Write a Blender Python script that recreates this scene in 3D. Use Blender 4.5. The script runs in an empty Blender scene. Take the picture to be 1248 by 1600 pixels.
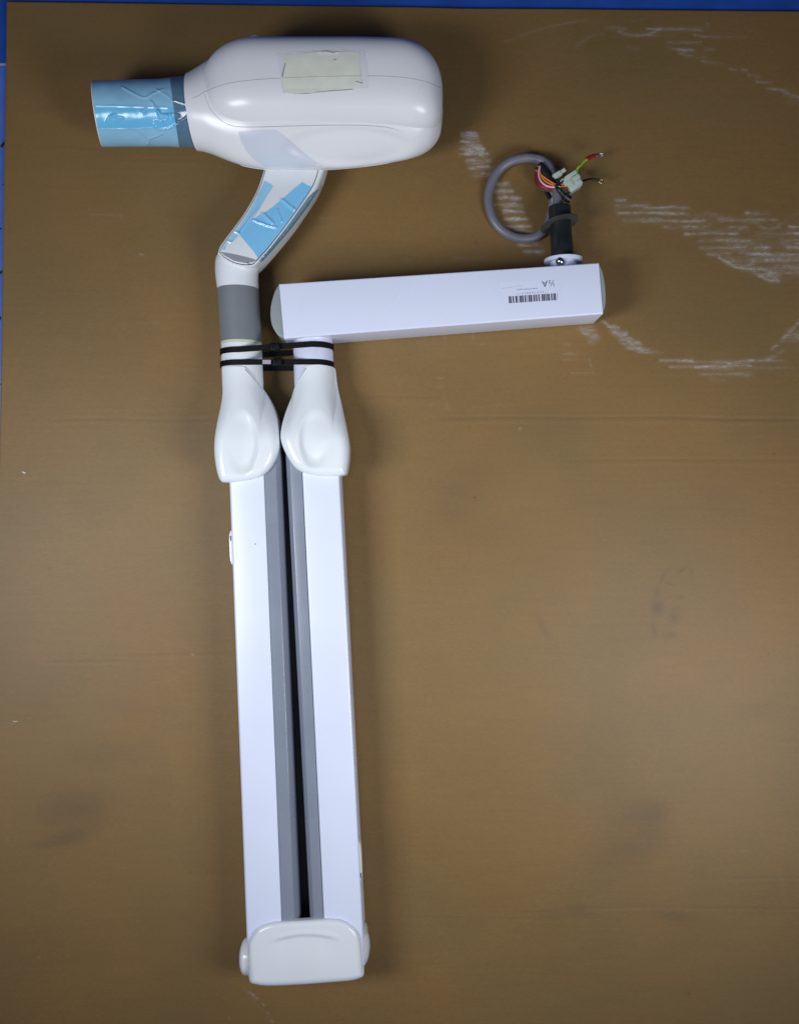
import bpy, math, random
import numpy as np
from mathutils import Vector
from mathutils.bvhtree import BVHTree
from mathutils.geometry import delaunay_2d_cdt

random.seed(7)
rng = np.random.default_rng(7)
sc = bpy.context.scene
S = 0.0007          # metres per drawing unit (one unit is 0.7 mm on the cardboard)
D = 1500.0          # camera height in drawing units

# ------------------------------------------------------------------ camera
cam_d = bpy.data.cameras.new('camera')
cam = bpy.data.objects.new('camera', cam_d)
sc.collection.objects.link(cam)
cam.location = (0, 0, D * S)
cam_d.sensor_fit = 'VERTICAL'
cam_d.angle = 2 * math.atan(800 / D)
cam_d.clip_start = 0.01
cam_d.clip_end = 50
sc.camera = cam

# ------------------------------------------------------------------ world + lamps
w = bpy.data.worlds.new('World')
sc.world = w
w.use_nodes = True
bg = w.node_tree.nodes['Background']
bg.inputs[0].default_value = (0.22, 0.36, 1.0, 1)
bg.inputs[1].default_value = 0.07


def lamp(name, loc, target, size, size_y, power, col, spread=180):
    l = bpy.data.lights.new(name, 'AREA')
    l.shape = 'RECTANGLE'
    l.size, l.size_y = size, size_y
    l.energy = power
    l.color = col
    l.spread = math.radians(spread)
    o = bpy.data.objects.new(name, l)
    sc.collection.objects.link(o)
    o.location = loc
    o.rotation_euler = (Vector(target) - Vector(loc)).to_track_quat('-Z', 'Y').to_euler()
    return o


lamp('tube_lamp_left', (-0.64, -0.13, 0.88), (0.0, 0.02, 0), 0.26, 0.45, 2.95, (0.94, 0.97, 1.0), 110)
lamp('soft_lamp_right', (0.52, -0.31, 0.74), (0.0, 0.0, 0), 0.26, 0.45, 2.55, (0.96, 0.98, 1.0), 120)
lamp('overhead_lamp', (0.10, 0.02, 1.60), (0.10, 0.02, 0), 0.40, 0.40, 0.12, (0.95, 0.97, 1.0), 100)
lamp('small_lamp', (-0.10, -0.75, 1.25), (-0.10, 0.1, 0), 0.10, 0.04, 0.12, (1.0, 0.98, 0.95), 160)

sc.view_settings.view_transform = 'Standard'
sc.view_settings.look = 'None'
sc.view_settings.gamma = 1
sc.view_settings.use_curve_mapping = False
sc.view_settings.exposure = 0.0
sc.cycles.use_denoising = True
sc.cycles.max_bounces = 8


# ------------------------------------------------------------------ helpers
def U(u, v, z=0.0):
    """photograph pixel at height z -> drawing units"""
    k = (D - z) / D
    return np.array([(u - 624.0) * k, (800.0 - v) * k, z])


def UV(P):
    P = np.asarray(P, float)
    k = D / (D - P[..., 2])
    return 624 + P[..., 0] * k, 800 - P[..., 1] * k


def sst(a, b, x):
    t = np.clip((np.asarray(x, float) - a) / (b - a), 0, 1)
    return t * t * (3 - 2 * t)


def crom(pts, n=8, closed=False):
    p = np.asarray(pts, float)
    m = len(p)
    out = []
    rngi = range(m) if closed else range(m - 1)
    for i in rngi:
        if closed:
            a, b, c, d = p[(i - 1) % m], p[i], p[(i + 1) % m], p[(i + 2) % m]
        else:
            a, b, c, d = p[max(i - 1, 0)], p[i], p[i + 1], p[min(i + 2, m - 1)]
        for k in range(n):
            t = k / n
            out.append(0.5 * ((2 * b) + (c - a) * t + (2 * a - 5 * b + 4 * c - d) * t * t + (3 * b - a - 3 * c + d) * t ** 3))
    if not closed:
        out.append(p[-1])
    return np.array(out)


def resample(p, n, closed=True):
    p = np.asarray(p, float)
    q = np.vstack([p, p[:1]]) if closed else p
    s = np.r_[0, np.cumsum(np.linalg.norm(np.diff(q, axis=0), axis=1))]
    t = np.linspace(0, s[-1], n, endpoint=not closed)
    return np.stack([np.interp(t, s, q[:, i]) for i in range(q.shape[1])], 1)


def segdist(P, poly, closed=False):
    """distance of 2D points P to a polyline"""
    P = np.asarray(P, float)
    q = np.asarray(poly, float)
    if closed:
        q = np.vstack([q, q[:1]])
    best = np.full(P.shape[:-1], 1e9)
    for a, b in zip(q[:-1], q[1:]):
        ab = b - a
        L = max(ab @ ab, 1e-9)
        t = np.clip(((P - a) @ ab) / L, 0, 1)
        dd = np.linalg.norm(P - (a + t[..., None] * ab), axis=-1)
        best = np.minimum(best, dd)
    return best


WC = {}


def empty(name, loc):
    o = bpy.data.objects.new(name, None)
    o.empty_display_size = 0.05
    sc.collection.objects.link(o)
    o.location = np.asarray(loc, float) * S
    WC[o] = np.asarray(loc, float)
    return o


def mk(name, V, F, mats, parent=None, sharp=40, fmat=None, origin=None):
    V = np.asarray(V, float)
    c = np.asarray(origin, float) if origin is not None else np.array([(V[:, 0].min() + V[:, 0].max()) / 2, (V[:, 1].min() + V[:, 1].max()) / 2, V[:, 2].min()])
    me = bpy.data.meshes.new(name)
    me.from_pydata(((V - c) * S).tolist(), [], [list(f) for f in F])
    if not isinstance(mats, (list, tuple)):
        mats = [mats]
    for m in mats:
        me.materials.append(m)
    if fmat is not None:
        me.polygons.foreach_set('material_index', np.asarray(fmat, dtype=np.int32))
    me.polygons.foreach_set('use_smooth', np.ones(len(me.polygons), dtype=bool))
    me.update()
    if sharp:
        me.set_sharp_from_angle(angle=math.radians(sharp))
    o = bpy.data.objects.new(name, me)
    sc.collection.objects.link(o)
    WC[o] = c
    if parent is not None:
        o.parent = parent
        o.location = (c - WC[parent]) * S
    else:
        o.location = c * S
    return o


def tag(o, label=None, cat=None, group=None, kind=None):
    if label: o['label'] = label
    if cat: o['category'] = cat
    if group: o['group'] = group
    if kind: o['kind'] = kind
    return o


class MB:
    """collects pieces of one mesh"""
    def __init__(self):
        self.V, self.F, self.M = [], [], []
        self.n = 0

    def add(self, V, F, m=0):
        V = np.asarray(V, float)
        self.V.append(V)
        self.F += [tuple(int(i) + self.n for i in f) for f in F]
        self.M += [m] * len(F)
        self.n += len(V)
        return self

    def build(self, name, mats, parent=None, sharp=40):
        return mk(name, np.vstack(self.V), self.F, mats, parent, sharp, self.M)

    def bvh(self):
        V = np.vstack(self.V)
        return BVHTree.FromPolygons([Vector(v) for v in V], self.F)


def loft(rings, cap0=True, cap1=True):
    n = len(rings[0])
    V = np.vstack(rings)
    F = []
    for i in range(len(rings) - 1):
        a, b = i * n, (i + 1) * n
        for k in range(n):
            k2 = (k + 1) % n
            F.append((a + k, a + k2, b + k2, b + k))
    if cap0: F.append(tuple(range(n - 1, -1, -1)))
    if cap1: F.append(tuple(range((len(rings) - 1) * n, len(rings) * n)))
    return V, F


def frame(d):
    d = np.asarray(d, float)
    d = d / np.linalg.norm(d)
    a = np.array([0, 0, 1.0]) if abs(d[2]) < 0.9 else np.array([1.0, 0, 0])
    x = np.cross(a, d); x /= np.linalg.norm(x)
    return x, np.cross(d, x)


def ring(c, d, r, n=40, r2=None):
    x, y = frame(d)
    t = np.linspace(0, 2 * math.pi, n, endpoint=False)
    r2 = r if r2 is None else r2
    return np.asarray(c) + np.outer(np.cos(t) * r, x) + np.outer(np.sin(t) * r2, y)


def lathe(p0, p1, prof, n=48):
    """prof: list of (t along p0->p1 in units, radius)"""
    p0 = np.asarray(p0, float); p1 = np.asarray(p1, float)
    d = p1 - p0; d /= np.linalg.norm(d)
    return loft([ring(p0 + d * t, d, max(r, 0.02), n) for t, r in prof])


def tube(path, r, n=14):
    P = np.asarray(path, float)
    m = len(P)
    r = np.full(m, r) if np.isscalar(r) else np.asarray(r)
    T = np.gradient(P, axis=0)
    T /= np.linalg.norm(T, axis=1)[:, None]
    x, y = frame(T[0])
    rings = []
    t = np.linspace(0, 2 * math.pi, n, endpoint=False)
    for i in range(m):
        x = x - T[i] * (x @ T[i]); x /= np.linalg.norm(x)
        y = np.cross(T[i], x)
        rings.append(P[i] + np.outer(np.cos(t) * r[i], x) + np.outer(np.sin(t) * r[i], y))
    return loft(rings)


def rrect(x0, x1, z0, z1, rs, seg=5):
    """rounded rectangle in the x-z plane; rs = radii bl, br, tr, tl"""
    pts = []
    for (cx, cz, a0, r) in ((x0, z0, 180, rs[0]), (x1, z0, 270, rs[1]), (x1, z1, 0, rs[2]), (x0, z1, 90, rs[3])):
        sx = 1 if cx == x0 else -1
        sz = 1 if cz == z0 else -1
        for k in range(seg + 1):
            a = math.radians(a0 + 90 * k / seg)
            pts.append((cx + sx * r + r * math.cos(a), cz + sz * r + r * math.sin(a)))
    return np.array(pts)


def slab(out_xy, z0, z1, r=1.5, seg=4, rb=None):
    """prism from an outline with rounded top (and bottom) rim"""
    P = np.asarray(out_xy, float)
    area = 0.5 * np.sum(P[:, 0] * np.roll(P[:, 1], -1) - np.roll(P[:, 0], -1) * P[:, 1])
    if area < 0:
        P = P[::-1]
    e = np.roll(P, -1, 0) - P
    nrm = np.stack([e[:, 1], -e[:, 0]], 1)
    nrm /= np.maximum(np.linalg.norm(nrm, axis=1), 1e-9)[:, None]
    vn = nrm + np.roll(nrm, 1, 0)
    vn /= np.maximum(np.sum(vn * vn, 1), 0.4)[:, None] / 2
    rb = r if rb is None else rb
    prof = []
    for k in range(seg + 1):
        a = math.pi / 2 * k / seg
        prof.append((z0 + rb - rb * math.cos(a), rb - rb * math.sin(a)))
    for k in range(seg + 1):
        a = math.pi / 2 * k / seg
        prof.append((z1 - r + r * math.sin(a), r - r * math.cos(a)))
    rings = [np.c_[P - vn * ins, np.full(len(P), z)] for z, ins in prof]
    return loft(rings)


def pillow(out_xy, ztop, z0, nr=34, n=170, side=5):
    """body from a star-shaped outline; ztop(P, d) gives the upper surface"""
    P = resample(out_xy, n)
    c = P.mean(0)
    rings = []
    zt = ztop(P, np.zeros(n))
    for k in range(side):
        f = k / side
        ins = 1.2 * (1 - f) ** 3
        q = c + (P - c) * (1 - ins / 40)
        rings.append(np.c_[q, z0 + (zt - z0) * f])
    for k in range(nr):
        t = 1 - (1 - k / nr) ** 1.0
        t = (k / nr) ** 1.6
        q = c + (P - c) * (1 - t)
        d = segdist(q, P, True)
        rings.append(np.c_[q, ztop(q, d)])
    return loft(rings)


def dome(d, r):
    r = np.maximum(r, 0.5)
    x = np.clip(d / r, 0, 1)
    return r * (np.sqrt(np.maximum(1 - (1 - x) ** 2, 0)) - 1)


def cast(bvh, u, v):
    o = Vector((0, 0, D))
    p = Vector(U(u, v, 0))
    h, nrm, i, _ = bvh.ray_cast(o, (p - o).normalized())
    return h, nrm


def drape_line(bvh, pts, lift=0.0, n=12):
    out = []
    for u, v in crom(pts, n):
        h, nr = cast(bvh, u, v)
        if h is not None:
            if nr.z < 0: nr = -nr
            out.append(np.array(h) + np.array(nr) * lift)
    return np.array(out)


def decal(name, poly, bvh, mat, parent, sp=2.0, lift=0.3, disp=None, edge=None, sharp=60):
    """thin sheet lying on a surface"""
    P = resample(np.asarray(poly, float), max(24, int(np.sum(np.linalg.norm(np.diff(np.vstack([poly, poly[:1]]), axis=0), axis=1)) / sp)))
    n = len(P)
    xs = np.arange(P[:, 0].min(), P[:, 0].max(), sp)
    ys = np.arange(P[:, 1].min(), P[:, 1].max(), sp)
    gx, gy = np.meshgrid(xs, ys)
    G = np.c_[gx.ravel(), gy.ravel()] + rng.uniform(-.15, .15, (gx.size, 2)) * sp
    G = G[segdist(G, P, True) > sp * 0.6]
    allp = np.vstack([P, G])
    r = delaunay_2d_cdt([Vector(p) for p in allp], [(i, (i + 1) % n) for i in range(n)], [], 1, 1e-5)
    vs, fs = r[0], r[2]
    V = []
    ok = []
    for p in vs:
        h, nr = cast(bvh, p[0], p[1])
        if h is None:
            V.append((0, 0, 0)); ok.append(False); continue
        if nr.z < 0: nr = -nr
        l = lift + (disp(p[0], p[1]) if disp else 0)
        V.append(np.array(h) + np.array(nr) * l); ok.append(True)
    ok = np.array(ok)
    V = np.array(V)
    F = [f for f in fs if all(ok[i] for i in f)]
    used = sorted({i for f in F for i in f})
    mp = {o: i for i, o in enumerate(used)}
    V = V[used]
    F = [tuple(mp[i] for i in f) for f in F]
    if F:
        a, b, c = (V[i] for i in F[0][:3])
        if np.cross(b - a, c - a)[2] < 0:
            F = [f[::-1] for f in F]
    return mk(name, V, F, mat, parent, sharp)


# ------------------------------------------------------------------ materials
def mat(name, col, rough=0.4, metal=0.0, spec=0.5, coat=0.0, bump=None, var=0.0, vscale=30, trans=0.0):
    m = bpy.data.materials.new(name)
    m.use_nodes = True
    nt = m.node_tree
    b = nt.nodes['Principled BSDF']
    b.inputs['Base Color'].default_value = (*col, 1)
    b.inputs['Roughness'].default_value = rough
    b.inputs['Metallic'].default_value = metal
    b.inputs['Specular IOR Level'].default_value = spec
    b.inputs['Coat Weight'].default_value = coat
    b.inputs['Coat Roughness'].default_value = 0.08
    tc = nt.nodes.new('ShaderNodeTexCoord')
    if var:
        nz = nt.nodes.new('ShaderNodeTexNoise')
        nz.inputs['Scale'].default_value = vscale
        nz.inputs['Detail'].default_value = 5
        nt.links.new(tc.outputs['Object'], nz.inputs['Vector'])
        mr = nt.nodes.new('ShaderNodeMapRange')
        mr.inputs['From Min'].default_value = 0.3
        mr.inputs['From Max'].default_value = 0.7
        mr.inputs['To Min'].default_value = 1 - var
        mr.inputs['To Max'].default_value = 1 + var * 0.5
        nt.links.new(nz.outputs['Fac'], mr.inputs['Value'])
        mx = nt.nodes.new('ShaderNodeMix')
        mx.data_type = 'RGBA'
        mx.blend_type = 'MULTIPLY'
        mx.inputs['Factor'].default_value = 1
        mx.inputs['A'].default_value = (*col, 1)
        nt.links.new(mr.outputs['Result'], mx.inputs['B'])
        nt.links.new(mx.outputs['Result'], b.inputs['Base Color'])
        mr2 = nt.nodes.new('ShaderNodeMapRange')
        mr2.inputs['From Min'].default_value = 0.3
        mr2.inputs['From Max'].default_value = 0.7
        mr2.inputs['To Min'].default_value = rough * 0.85
        mr2.inputs['To Max'].default_value = rough * 1.2
        nt.links.new(nz.outputs['Fac'], mr2.inputs['Value'])
        nt.links.new(mr2.outputs['Result'], b.inputs['Roughness'])
    if bump:
        nb = nt.nodes.new('ShaderNodeTexNoise')
        nb.inputs['Scale'].default_value = bump[0]
        nb.inputs['Detail'].default_value = 3
        nt.links.new(tc.outputs['Object'], nb.inputs['Vector'])
        bp = nt.nodes.new('ShaderNodeBump')
        bp.inputs['Strength'].default_value = bump[1]
        bp.inputs['Distance'].default_value = 0.001
        nt.links.new(nb.outputs['Fac'], bp.inputs['Height'])
        nt.links.new(bp.outputs['Normal'], b.inputs['Normal'])
    return m


M = {}
M['paint'] = mat('white_painted_metal', (0.72, 0.77, 0.93), 0.28, bump=(260, 0.03), var=0.03, vscale=9)
M['plastic'] = mat('white_plastic', (0.78, 0.83, 0.865), 0.2, bump=(14, 0.02), var=0.03, vscale=12)
M['head'] = mat('head_plastic', (0.82, 0.83, 0.86), 0.25, bump=(12, 0.03), var=0.03, vscale=10)
M['cream'] = mat('cream_plastic', (0.62, 0.64, 0.50), 0.4, var=0.04)
M['grey'] = mat('grey_metal', (0.225, 0.255, 0.32), 0.27, var=0.04, vscale=18)
M['sleeve'] = mat('grey_plastic', (0.20, 0.22, 0.24), 0.33, var=0.08, vscale=14)
M['cap'] = mat('grey_cap_plastic', (0.28, 0.32, 0.335), 0.4, var=0.05)
M['facet_shade'] = mat('facet_shade_grey', (0.30, 0.33, 0.36), 0.35, var=0.06)  # white facet's shade put into the base colour
M['seam'] = mat('dark_seam', (0.03, 0.032, 0.045), 0.7, var=0.1)
M['softseam'] = mat('grey_seam', (0.33, 0.34, 0.37), 0.7, var=0.1)
M['black'] = mat('slot_shade_black', (0.012, 0.014, 0.016), 0.42, var=0.2, vscale=60)
M['nylon'] = mat('black_nylon', (0.003, 0.003, 0.004), 0.6, spec=0.2, var=0.2, vscale=80)
M['post'] = mat('black_coated_post', (0.016, 0.021, 0.021), 0.36, var=0.25, vscale=50)
M['washer'] = mat('dark_grey_metal', (0.075, 0.082, 0.075), 0.4, metal=0.3, var=0.15, vscale=60)
M['steel'] = mat('polished_steel', (0.62, 0.63, 0.65), 0.12, metal=1.0, var=0.1, vscale=90)
M['cable'] = mat('grey_cable_sheath', (0.17, 0.17, 0.21), 0.36, var=0.12, vscale=30)
M['film'] = mat('pale_blue_film', (0.29, 0.58, 0.79), 0.20, spec=0.6, bump=(30, 0.05), var=0.10, vscale=22)
M['film2'] = mat('double_blue_film', (0.16, 0.54, 0.85), 0.20, spec=0.6, bump=(25, 0.05), var=0.06, vscale=22)
M['filmdark'] = mat('film_over_grey', (0.11, 0.205, 0.30), 0.14, spec=0.6, bump=(30, 0.15), var=0.12, vscale=26)
M['yfilm'] = mat('blue_film_sheet', (0.24, 0.60, 0.91), 0.10, spec=0.6, bump=(30, 0.04), var=0.05, vscale=22)
M['yfilm2'] = mat('thin_blue_film_sheet', (0.34, 0.63, 0.86), 0.10, spec=0.6, bump=(45, 0.10), var=0.05, vscale=22)
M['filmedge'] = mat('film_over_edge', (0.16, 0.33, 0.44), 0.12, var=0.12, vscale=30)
M['patch'] = mat('faint_film', (0.66, 0.71, 0.80), 0.22, var=0.05, vscale=20)
M['faintfold'] = mat('paper_fold', (0.42, 0.46, 0.38), 0.6, var=0.1)
M['paper'] = mat('yellowed_paper', (0.78, 0.80, 0.69), 0.35, var=0.06, vscale=60, bump=(70, 0.15))
M['tape'] = mat('clear_tape', (0.76, 0.78, 0.81), 0.15, var=0.04, bump=(60, 0.12))
M['ink'] = mat('black_ink', (0.07, 0.07, 0.11), 0.6, var=0.2, vscale=300)
M['faintink'] = mat('grey_ink', (0.36, 0.38, 0.44), 0.6, var=0.2, vscale=300)
M['conn'] = mat('milky_nylon', (0.47, 0.56, 0.49), 0.35, var=0.10, vscale=120)
M['orange'] = mat('orange_wire', (0.75, 0.20, 0.03), 0.4, var=0.1)
M['red'] = mat('red_wire', (0.30, 0.012, 0.03), 0.35, var=0.1)
M['pinkw'] = mat('pale_wire', (0.70, 0.48, 0.52), 0.4, var=0.1)
M['brown'] = mat('brown_wire', (0.10, 0.03, 0.03), 0.4, var=0.1)
M['green'] = mat('green_yellow_wire', (0.28, 0.62, 0.03), 0.35, var=0.15, vscale=200)
M['redsleeve'] = mat('red_terminal_sleeve', (0.28, 0.012, 0.015), 0.35, var=0.1)
M['copper'] = mat('copper_ring', (0.75, 0.48, 0.36), 0.3, metal=1.0, var=0.1)
M['wireblack'] = mat('black_wire', (0.012, 0.010, 0.010), 0.35, var=0.1)
M['scrap'] = mat('white_paper_scrap', (0.7, 0.7, 0.68), 0.7, var=0.1)
M['sliver'] = mat('pale_green_plastic', (0.45, 0.62, 0.40), 0.4, var=0.1)
M['bluemark'] = mat('black_floor_paint', (0.01, 0.012, 0.02), 0.6, var=0.2)

# cardboard: brown liner with fine horizontal fibre, chalky scuffs and dark smudges kept in the mesh attributes
m = bpy.data.materials.new('brown_cardboard')
m.use_nodes = True
nt = m.node_tree
L = nt.links.new
b = nt.nodes['Principled BSDF']
b.inputs['Roughness'].default_value = 0.52
b.inputs['Specular IOR Level'].default_value = 0.36
tc = nt.nodes.new('ShaderNodeTexCoord')


def nnoise(scale, vec_scale, detail=5, rough=0.55):
    mp = nt.nodes.new('ShaderNodeMapping')
    mp.inputs['Scale'].default_value = vec_scale
    L(tc.outputs['Object'], mp.inputs['Vector'])
    n = nt.nodes.new('ShaderNodeTexNoise')
    n.inputs['Scale'].default_value = scale
    n.inputs['Detail'].default_value = detail
    n.inputs['Roughness'].default_value = rough
    L(mp.outputs['Vector'], n.inputs['Vector'])
    return n.outputs['Fac']


def mrange(v, a, c, d, e):
    n = nt.nodes.new('ShaderNodeMapRange')
    n.inputs['From Min'].default_value = a
    n.inputs['From Max'].default_value = c
    n.inputs['To Min'].default_value = d
    n.inputs['To Max'].default_value = e
    L(v, n.inputs['Value'])
    return n.outputs['Result']


def mixc(fac, a, c, mode='MIX'):
    n = nt.nodes.new('ShaderNodeMix')
    n.data_type = 'RGBA'
    n.blend_type = mode
    for sock, val in (('Factor', fac), ('A', a), ('B', c)):
        if isinstance(val, (int, float)): n.inputs[sock].default_value = val
        elif isinstance(val, tuple): n.inputs[sock].default_value = (*val, 1)
        else: L(val, n.inputs[sock])
    return n.outputs['Result']


def math_(op, a, c):
    n = nt.nodes.new('ShaderNodeMath')
    n.operation = op
    for i, val in enumerate((a, c)):
        if isinstance(val, (int, float)): n.inputs[i].default_value = val
        else: L(val, n.inputs[i])
    return n.outputs[0]


def attr(name):
    n = nt.nodes.new('ShaderNodeAttribute')
    n.attribute_name = name
    return n.outputs['Fac']


blot = nnoise(3.2, (1, 1.4, 1), 4)
fine = nnoise(60, (0.25, 3.0, 1), 4)
grain = nnoise(420, (0.5, 1.6, 1), 2)
hue = nnoise(5.5, (1, 1, 1), 3)
c0 = mixc(mrange(hue, 0.35, 0.65, 0, 1), (0.226, 0.131, 0.043), (0.196, 0.126, 0.046))
c1 = mixc(1.0, c0, mrange(blot, 0.3, 0.7, 0.90, 1.06), 'MULTIPLY')
c2 = mixc(1.0, c1, mrange(fine, 0.3, 0.7, 0.97, 1.025), 'MULTIPLY')
c3 = mixc(1.0, c2, mrange(grain, 0.3, 0.7, 0.93, 1.065), 'MULTIPLY')
smud = nnoise(26, (0.7, 1.3, 1), 5, 0.65)
c4 = mixc(math_('MULTIPLY', attr('stain'), mrange(smud, 0.3, 0.7, 0.55, 1.35)), c3, (0.085, 0.062, 0.036))
streak = nnoise(70, (0.35, 2.2, 1), 5, 0.7)
chip = nnoise(330, (0.6, 1.2, 1), 4, 0.7)
sm = math_('MULTIPLY', attr('scuff'), math_('MULTIPLY', mrange(streak, 0.38, 0.60, 0.12, 1.05), mrange(chip, 0.36, 0.6, 0.35, 1.05)))
n = nt.nodes.new('ShaderNodeClamp')
L(sm, n.inputs[0])
c5 = mixc(n.outputs[0], c4, (0.46, 0.435, 0.42))
L(c5, b.inputs['Base Color'])
bp = nt.nodes.new('ShaderNodeBump')
bp.inputs['Strength'].default_value = 0.05
bp.inputs['Distance'].default_value = 0.0006
L(math_('ADD', fine, math_('MULTIPLY', grain, 0.3)), bp.inputs['Height'])
L(bp.outputs['Normal'], b.inputs['Normal'])
M['card'] = m

# blue painted floor
m = bpy.data.materials.new('blue_floor')
m.use_nodes = True
nt = m.node_tree
L = nt.links.new
b = nt.nodes['Principled BSDF']
b.inputs['Roughness'].default_value = 0.45
tc = nt.nodes.new('ShaderNodeTexCoord')
sep = nt.nodes.new('ShaderNodeSeparateXYZ')
L(tc.outputs['Object'], sep.inputs[0])
yy = sep.outputs['Y']
edge = mrange(yy, (800 - 97) * S - 0.0006, (800 - 97) * S + 0.0006, 0, 1)
base = mixc(edge, (0.085, 0.17, 0.56), (0.018, 0.085, 0.42))
mott = nnoise(25, (1, 1, 1), 5)
base = mixc(1.0, base, mrange(mott, 0.3, 0.7, 0.8, 1.12), 'MULTIPLY')
dist = math_('ABSOLUTE', math_('SUBTRACT', yy, (800 - 98) * S), 0)
line = mrange(dist, 0.0008, 0.0018, 0.8, 0)
base = mixc(line, base, (0.42, 0.44, 0.50))
L(base, b.inputs['Base Color'])
M['floor'] = m

# ------------------------------------------------------------------ floor
zf = -6.0
mb = MB()
R_ = 3200
mb.add([(-R_, -R_, zf), (R_, -R_, zf), (R_, R_, zf), (-R_, R_, zf)], [(0, 1, 2, 3)], 0)
for pts, wd in ((((2, 230), (9, 222)), 2.2), (((4.5, 288), (6.0, 289)), 0.9), (((-4, 355), (3, 358)), 1.3), (((-6, 434), (0, 427), (5, 424)), 2.0),
                (((-1, 497), (2.5, 497)), 2.6), (((0, 601), (2, 600)), 0.8), (((-12, 300), (-5, 310)), 2.0)):
    P = [U(u, v, zf) for u, v in pts]
    P = [np.array([p[0], p[1]]) for p in P]
    P = crom(P, 6)
    T = np.gradient(P, axis=0); T /= np.linalg.norm(T, axis=1)[:, None]
    N = np.c_[-T[:, 1], T[:, 0]] * wd
    O = np.vstack([P + N, (P - N)[::-1]])
    V, F = slab(O, zf + 0.2, zf + 0.6, 0.1, 1)
    mb.add(V, F, 1)
tag(mb.build('floor', [M['floor'], M['bluemark']]), kind='structure')

# ------------------------------------------------------------------ cardboard sheet
G = 2.0
us = np.arange(0, 1420 + G, G)
vs = np.arange(0, 1800 + G, G)
nu, nv = len(us), len(vs)
fu, fv = us / us[-1], vs / vs[-1]
FU, FV = np.meshgrid(fu, fv)
# sheet corners in photograph pixels on the ground: the left and top edges are in the picture
tl, tr, bl, br = np.array([10.5, 2.0]), np.array([1430, 19.0]), np.array([-17.0, 1800.0]), np.array([1430, 1800.0])
topw = np.interp(FU, [0, .45, .5, .62, 1], [0, .8, 2.0, .6, 0])
leftw = np.interp(FV, [0, .06, .2, .3, .45, 1], [0, 1.0, 0.2, 0.6, -1, 0])
PU = (1 - FV) * ((1 - FU) * tl[0] + FU * tr[0]) + FV * ((1 - FU) * bl[0] + FU * br[0]) + leftw * (1 - FU)
PV = (1 - FV) * ((1 - FU) * tl[1] + FU * tr[1]) + FV * ((1 - FU) * bl[1] + FU * br[1]) + topw * (1 - FV) ** 6
scuff = np.zeros(PU.shape)
stain = np.zeros(PU.shape)
hz = np.zeros(PU.shape)


def window(u0, u1, v0, v1):
    i = np.where((PU.max(0) > u0) & (PU.min(0) < u1))[0]
    j = np.where((PV.max(1) > v0) & (PV.min(1) < v1))[0]
    return slice(j[0], j[-1] + 1), slice(i[0], i[-1] + 1)


def stroke(arr, pts, wd, amp, mode='add'):
    p = np.asarray(pts, float)
    pad = wd * 3 + 4
    try:
        sl = window(p[:, 0].min() - pad, p[:, 0].max() + pad, p[:, 1].min() - pad, p[:, 1].max() + pad)
    except IndexError:
        return
    Q = np.stack([PU[sl], PV[sl]], -1)
    d = segdist(Q, p)
    if arr is scuff: wd, amp = wd * 1.12, amp * 0.92
    val = amp * np.exp(-(d / wd) ** 2)
    if mode == 'max': arr[sl] = np.maximum(arr[sl], val)
    else: arr[sl] += val


def blob(arr, u, v, ru, rv, amp, ang=0):
    a = math.radians(ang)
    du, dv = PU - u, PV - v
    x = (du * math.cos(a) + dv * math.sin(a)) / ru
    y = (-du * math.sin(a) + dv * math.cos(a)) / rv
    arr += amp * np.exp(-(x * x + y * y) ** 1.3)


def flutes(pts, half, amp, step=10.6, v_first=None, ragged=6):
    """scuffed band: short horizontal rubs, one per flute of the board"""
    p = crom(pts, 10)
    v0 = p[:, 1].min() if v_first is None else v_first
    for v in np.arange(v0, p[:, 1].max() + 1, step):
        u = np.interp(v, p[:, 1], p[:, 0])
        h = np.interp(v, p[:, 1], np.interp(np.linspace(0, 1, len(p)), np.linspace(0, 1, len(half)), half))
        for k in range(3):
            a = u - h + rng.uniform(-ragged, ragged) * .6
            c = u + h + rng.uniform(-ragged, ragged) * .6
            if k:
                mid = rng.uniform(a, c); a = mid - h * rng.uniform(.2, .5); c = mid + h * rng.uniform(.2, .5)
            dv = rng.uniform(-2.0, 2.0)
            stroke(scuff, [(a, v + dv), ((a + c) / 2, v + dv + rng.uniform(-1, 1)), (c, v + dv + rng.uniform(-1.5, 1.5))], rng.uniform(1.6, 2.6), amp * rng.uniform(.55, 1.0))
        stroke(scuff, [(u - h * .8, v), (u + h * .8, v)], 4.0, amp * .26)


# band by the cable loop
flutes([(731, 209), (735, 225), (746, 248), (757, 277)], [10, 15, 18, 20], 0.85, v_first=209)
flutes([(733, 213), (742, 236)], [9, 12], 0.75, step=5)
flutes([(783, 290), (796, 311), (803, 332), (812, 355), (822, 378), (838, 400)], [14, 15, 16, 17, 16, 14], 0.72, v_first=288)
stroke(scuff, [(731, 210), (737, 226)], 7, 0.35)
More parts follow.
